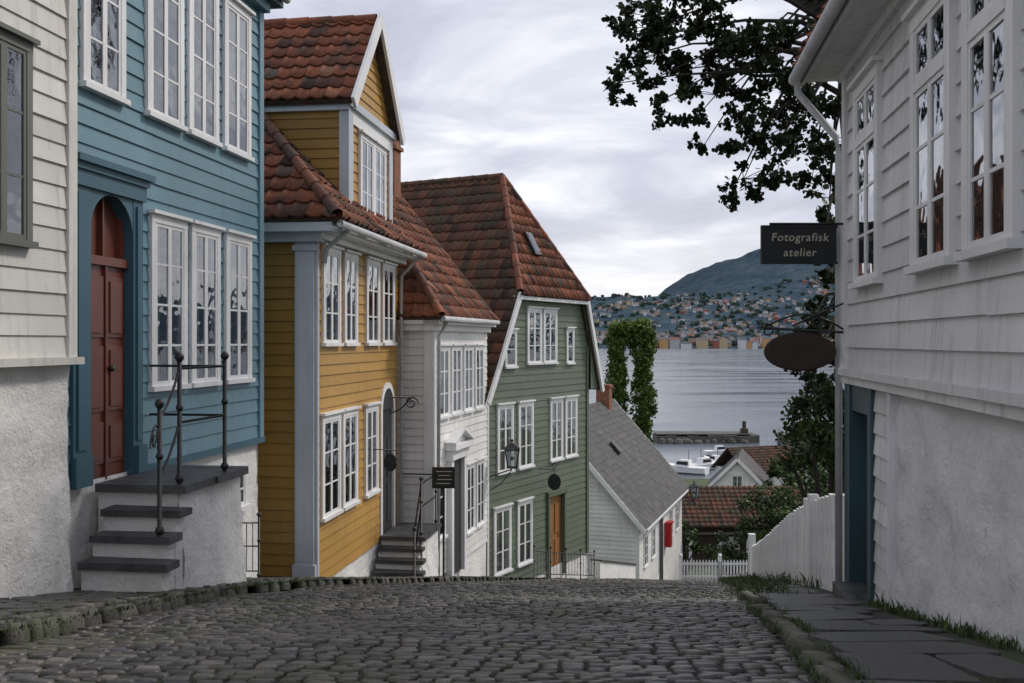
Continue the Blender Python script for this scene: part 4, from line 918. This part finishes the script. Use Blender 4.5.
# ------------------------------------------------------------------ water and far shore
wm, nt, b, _ = newmat('fjord_water')
b.inputs['Base Color'].default_value = (.10, .125, .15, 1); b.inputs['Roughness'].default_value = .16; b.inputs['IOR'].default_value = 1.33
v = coord(nt, (.5, 1.0, 1)); n1 = noise_n(nt, v, .9, 6, .65); n2 = noise_n(nt, coord(nt, (.012, .05, 1)), 1, 5, .6)
ad = nt.nodes.new('ShaderNodeMath'); ad.operation = 'MULTIPLY'; nt.links.new(n1, ad.inputs[0]); nt.links.new(n2, ad.inputs[1])
bump(nt, b, ad.outputs[0], .25, .3)
r = ramp(nt, [(.35, .06), (.65, .28)]); nt.links.new(n2, r.inputs[0]); nt.links.new(r.outputs[0], b.inputs['Roughness'])
mb = MB(); mb.poly([(-9000, 60, -15), (9000, 60, -15), (9000, 12000, -15), (-9000, 12000, -15)], .5); mb.done('water', None, wm)
def hh(x, y):
    t = smooth((y - 2150) / 1350); base = -16.5 + 6 * smooth((y - 2150) / 40) + 155 * t * (1 + .14 * noise.noise(Vector((x / 300, y / 500, 0))))
    sg = 350 if x < 1150 else 470; m = 262 * math.exp(-((x - 1150) / sg) ** 2) * smooth((y - 3000) / 1500)
    m += 70 * math.exp(-((x - 1800) / 500) ** 2) * smooth((y - 3000) / 1500)
    return base + m + 16 * t * noise.fractal(Vector((x / 160, y / 200, 1)), .8, 2, 5)
mb = MB(); nx, ny = 190, 80; X = [-3200 + 7600 * i / nx for i in range(nx + 1)]; Y = [2150 + 3600 * (j / ny) ** 1.3 for j in range(ny + 1)]
for j in range(ny + 1):
    for i in range(nx + 1): mb.v.append((X[i], Y[j], hh(X[i], Y[j])))
for j in range(ny):
    for i in range(nx): a = j * (nx + 1) + i; mb.f.append((a, a + 1, a + nx + 2, a + nx + 1)); mb.c.append(.5)
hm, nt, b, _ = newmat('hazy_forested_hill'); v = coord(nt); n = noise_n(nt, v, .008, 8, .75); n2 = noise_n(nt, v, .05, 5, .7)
r = ramp(nt, [(.35, (.035, .058, .082)), (.5, (.055, .083, .108)), (.7, (.09, .115, .13))]); nt.links.new(n, r.inputs[0])  # aerial haze painted in: forest colour shifted to blue
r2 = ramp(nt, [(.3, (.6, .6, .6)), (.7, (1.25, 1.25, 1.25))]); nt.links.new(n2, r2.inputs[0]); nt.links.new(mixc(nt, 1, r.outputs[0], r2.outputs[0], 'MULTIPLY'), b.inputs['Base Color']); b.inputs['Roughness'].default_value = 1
b.inputs['Specular IOR Level'].default_value = 0
mb.done('hills', None, hm, True)
M['citywall'] = valmat('distant_house_walls', [(0, (.60, .61, .63)), (.42, (.42, .43, .45)), (.6, (.46, .38, .25)), (.75, (.30, .10, .075)), (.88, (.50, .30, .13)), (.95, (.3, .34, .4))], .9, interp='CONSTANT', bs=0)  # city walls and roofs pulled toward grey-blue, distance haze put into the colours
M['cityroof'] = valmat('distant_house_roofs', [(0, (.09, .10, .12)), (.45, (.22, .09, .065)), (.8, (.14, .12, .12))], .9, interp='CONSTANT', bs=0)
ct = root('distant_city', (500, 2300, 0)); wl = MB(); rf = MB()
def cityhouse(x, y, w, d, h, val=None, z=None):
    z = hh(x, y) - 4 if z is None else z; a = R.uniform(-.6, .6) if val is None else 0; Fc = Frame(x, y, cos(a), sin(a)); wl.box(Fc, -w / 2, w / 2, -d / 2, d / 2, z, z + h + 4, val)
    rh = d * .35; A = [Fc.P(-w / 2 - .5, -d / 2 - .5, z + h + 4), Fc.P(w / 2 + .5, -d / 2 - .5, z + h + 4), Fc.P(w / 2 + .5, d / 2 + .5, z + h + 4), Fc.P(-w / 2 - .5, d / 2 + .5, z + h + 4), Fc.P(-w / 2, 0, z + h + 4 + rh), Fc.P(w / 2, 0, z + h + 4 + rh)]
    vv = R.random(); rf.poly([A[0], A[1], A[5], A[4]], vv); rf.poly([A[3], A[2], A[5], A[4]], vv); wl.poly([A[0], A[3], A[4]], val); wl.poly([A[1], A[2], A[5]], val)
for i in range(2600):
    x = R.uniform(60, 1500); u_ = R.random(); y = 2190 + 1300 * u_ ** 1.35
    if noise.noise(Vector((x / 90, y / 120, 5))) < -.12 + .26 * u_: continue
    s_ = 1.6 if y < 2420 and R.random() < .35 else 1
    cityhouse(x, y, R.uniform(7, 14) * s_, R.uniform(6, 10), R.uniform(3, 7) * (1.8 if R.random() < .06 else 1) * s_)
x = 300
while x < 900:   # gabled waterfront warehouses
    w_ = R.uniform(10, 24); h_ = R.uniform(6, 17); v_ = R.choice([.2, .65, .78, .78, .9, .5, .2, .1])
    if R.random() < .5: cityhouse(x + w_ / 2, 2165, w_, 16, h_, v_, -15)
    else:
        xc = x + w_ / 2; wl.box(W0, x, x + w_, 2157, 2175, -15, -11 + h_, v_); zt = -11 + h_; pk = zt + w_ * .35
        wl.poly([(x, 2157, zt), (x + w_, 2157, zt), (xc, 2157, pk)], v_)
        vv = R.random(); rf.poly([(x - .5, 2156, zt), (xc, 2156, pk), (xc, 2175, pk), (x - .5, 2175, zt)], vv); rf.poly([(x + w_ + .5, 2156, zt), (xc, 2156, pk), (xc, 2175, pk), (x + w_ + .5, 2175, zt)], vv)
    x += w_ + R.choice([.5, .5, 3, 12, 25])
wl.done('house_walls', ct, M['citywall']); rf.done('house_roofs', ct, M['cityroof'])
lf = MB()
for i in range(1100):
    x = R.uniform(60, 1500); y = 2168 + 1400 * R.random() ** 1.2; z = hh(x, y)
    r_ = R.uniform(3.5, 7); c = Vector((x, y, z + r_ * .4))
    for k in range(3):
        cc = c + Vector((R.uniform(-r_, r_), R.uniform(-3, 3), R.uniform(0, r_ * .5))); lf.tube([cc + Vector((0, 0, -r_)), cc, cc + Vector((R.uniform(-2, 2), 0, r_ * .6)), cc + Vector((0, 0, r_))], [r_ * .5, r_ * .9, r_ * .7, r_ * .15], 6)
lf.done('distant_trees', None, valmat('distant_tree_foliage', [(0, (.04, .065, .06)), (1, (.075, .105, .085))], 1, bs=0, spec=0))

# ------------------------------------------------------------------ world, sun, camera
sd = Vector((.72, .42, .75)).normalized(); el = math.asin(sd.z); az = math.atan2(sd.x, sd.y)
w = bpy.data.worlds.new('World'); SC.world = w; w.use_nodes = True; nt = w.node_tree; nt.nodes.clear()
out = nt.nodes.new('ShaderNodeOutputWorld'); sky = nt.nodes.new('ShaderNodeTexSky'); sky.sky_type = 'NISHITA'; sky.sun_disc = False; sky.sun_elevation = el; sky.sun_rotation = az
b1 = nt.nodes.new('ShaderNodeBackground'); b1.inputs[1].default_value = .1; nt.links.new(sky.outputs[0], b1.inputs[0])
tc = nt.nodes.new('ShaderNodeTexCoord'); sp = nt.nodes.new('ShaderNodeSeparateXYZ'); nt.links.new(tc.outputs['Generated'], sp.inputs[0])
def math_(op, a, b=None, c=None):
    m = nt.nodes.new('ShaderNodeMath'); m.operation = op
    for i, v in enumerate((a, b, c)):
        if v is None: continue
        if hasattr(v, 'links'): nt.links.new(v, m.inputs[i])
        else: m.inputs[i].default_value = v
    return m.outputs[0]
z = math_('MAXIMUM', sp.outputs[2], 0); zz = math_('ADD', z, .12); cx = math_('DIVIDE', sp.outputs[0], zz); cy = math_('DIVIDE', sp.outputs[1], zz)
cb = nt.nodes.new('ShaderNodeCombineXYZ'); nt.links.new(cx, cb.inputs[0]); nt.links.new(cy, cb.inputs[1])
n1 = noise_n(nt, cb.outputs[0], 1.25, 8, .56, .5); n2 = noise_n(nt, cb.outputs[0], .5, 2, .5)
f = math_('ADD', math_('MULTIPLY', n1, .6), math_('MULTIPLY', n2, .4))
f = math_('MULTIPLY_ADD', f, 1.9, -.45)
r = ramp(nt, [(.25, (.42, .45, .54)), (.42, (.54, .56, .66)), (.54, (.68, .70, .78)), (.68, (.93, .93, .95)), (.8, (.80, .81, .86))]); nt.links.new(f, r.inputs[0])
hz = ramp(nt, [(0, .75), (.05, .55), (.12, .12), (.22, 0)]); nt.links.new(z, hz.inputs[0])
c = mixc(nt, hz.outputs[0], r.outputs[0], (.93, .91, .90))
b2 = nt.nodes.new('ShaderNodeBackground'); b2.inputs[1].default_value = 1.2; nt.links.new(c, b2.inputs[0])
mx = nt.nodes.new('ShaderNodeMixShader'); mx.inputs[0].default_value = .92; nt.links.new(b1.outputs[0], mx.inputs[1]); nt.links.new(b2.outputs[0], mx.inputs[2]); nt.links.new(mx.outputs[0], out.inputs[0])
L = bpy.data.lights.new('sun', 'SUN'); L.energy = 2.3; L.angle = radians(10); L.color = (1, .93, .83)
o = bpy.data.objects.new('sun', L); o.rotation_euler = (-sd).to_track_quat('-Z', 'Y').to_euler(); o.location = (0, 0, 30); COL.objects.link(o)
cam = bpy.data.cameras.new('camera'); cam.sensor_width = 36; cam.lens = 35.16; cam.clip_end = 20000; cam.clip_start = .1
o = bpy.data.objects.new('camera', cam); o.rotation_euler = (pi / 2, 0, 0); COL.objects.link(o); SC.camera = o
SC.view_settings.view_transform = 'Standard'; SC.view_settings.look = 'None'; SC.view_settings.exposure = 0
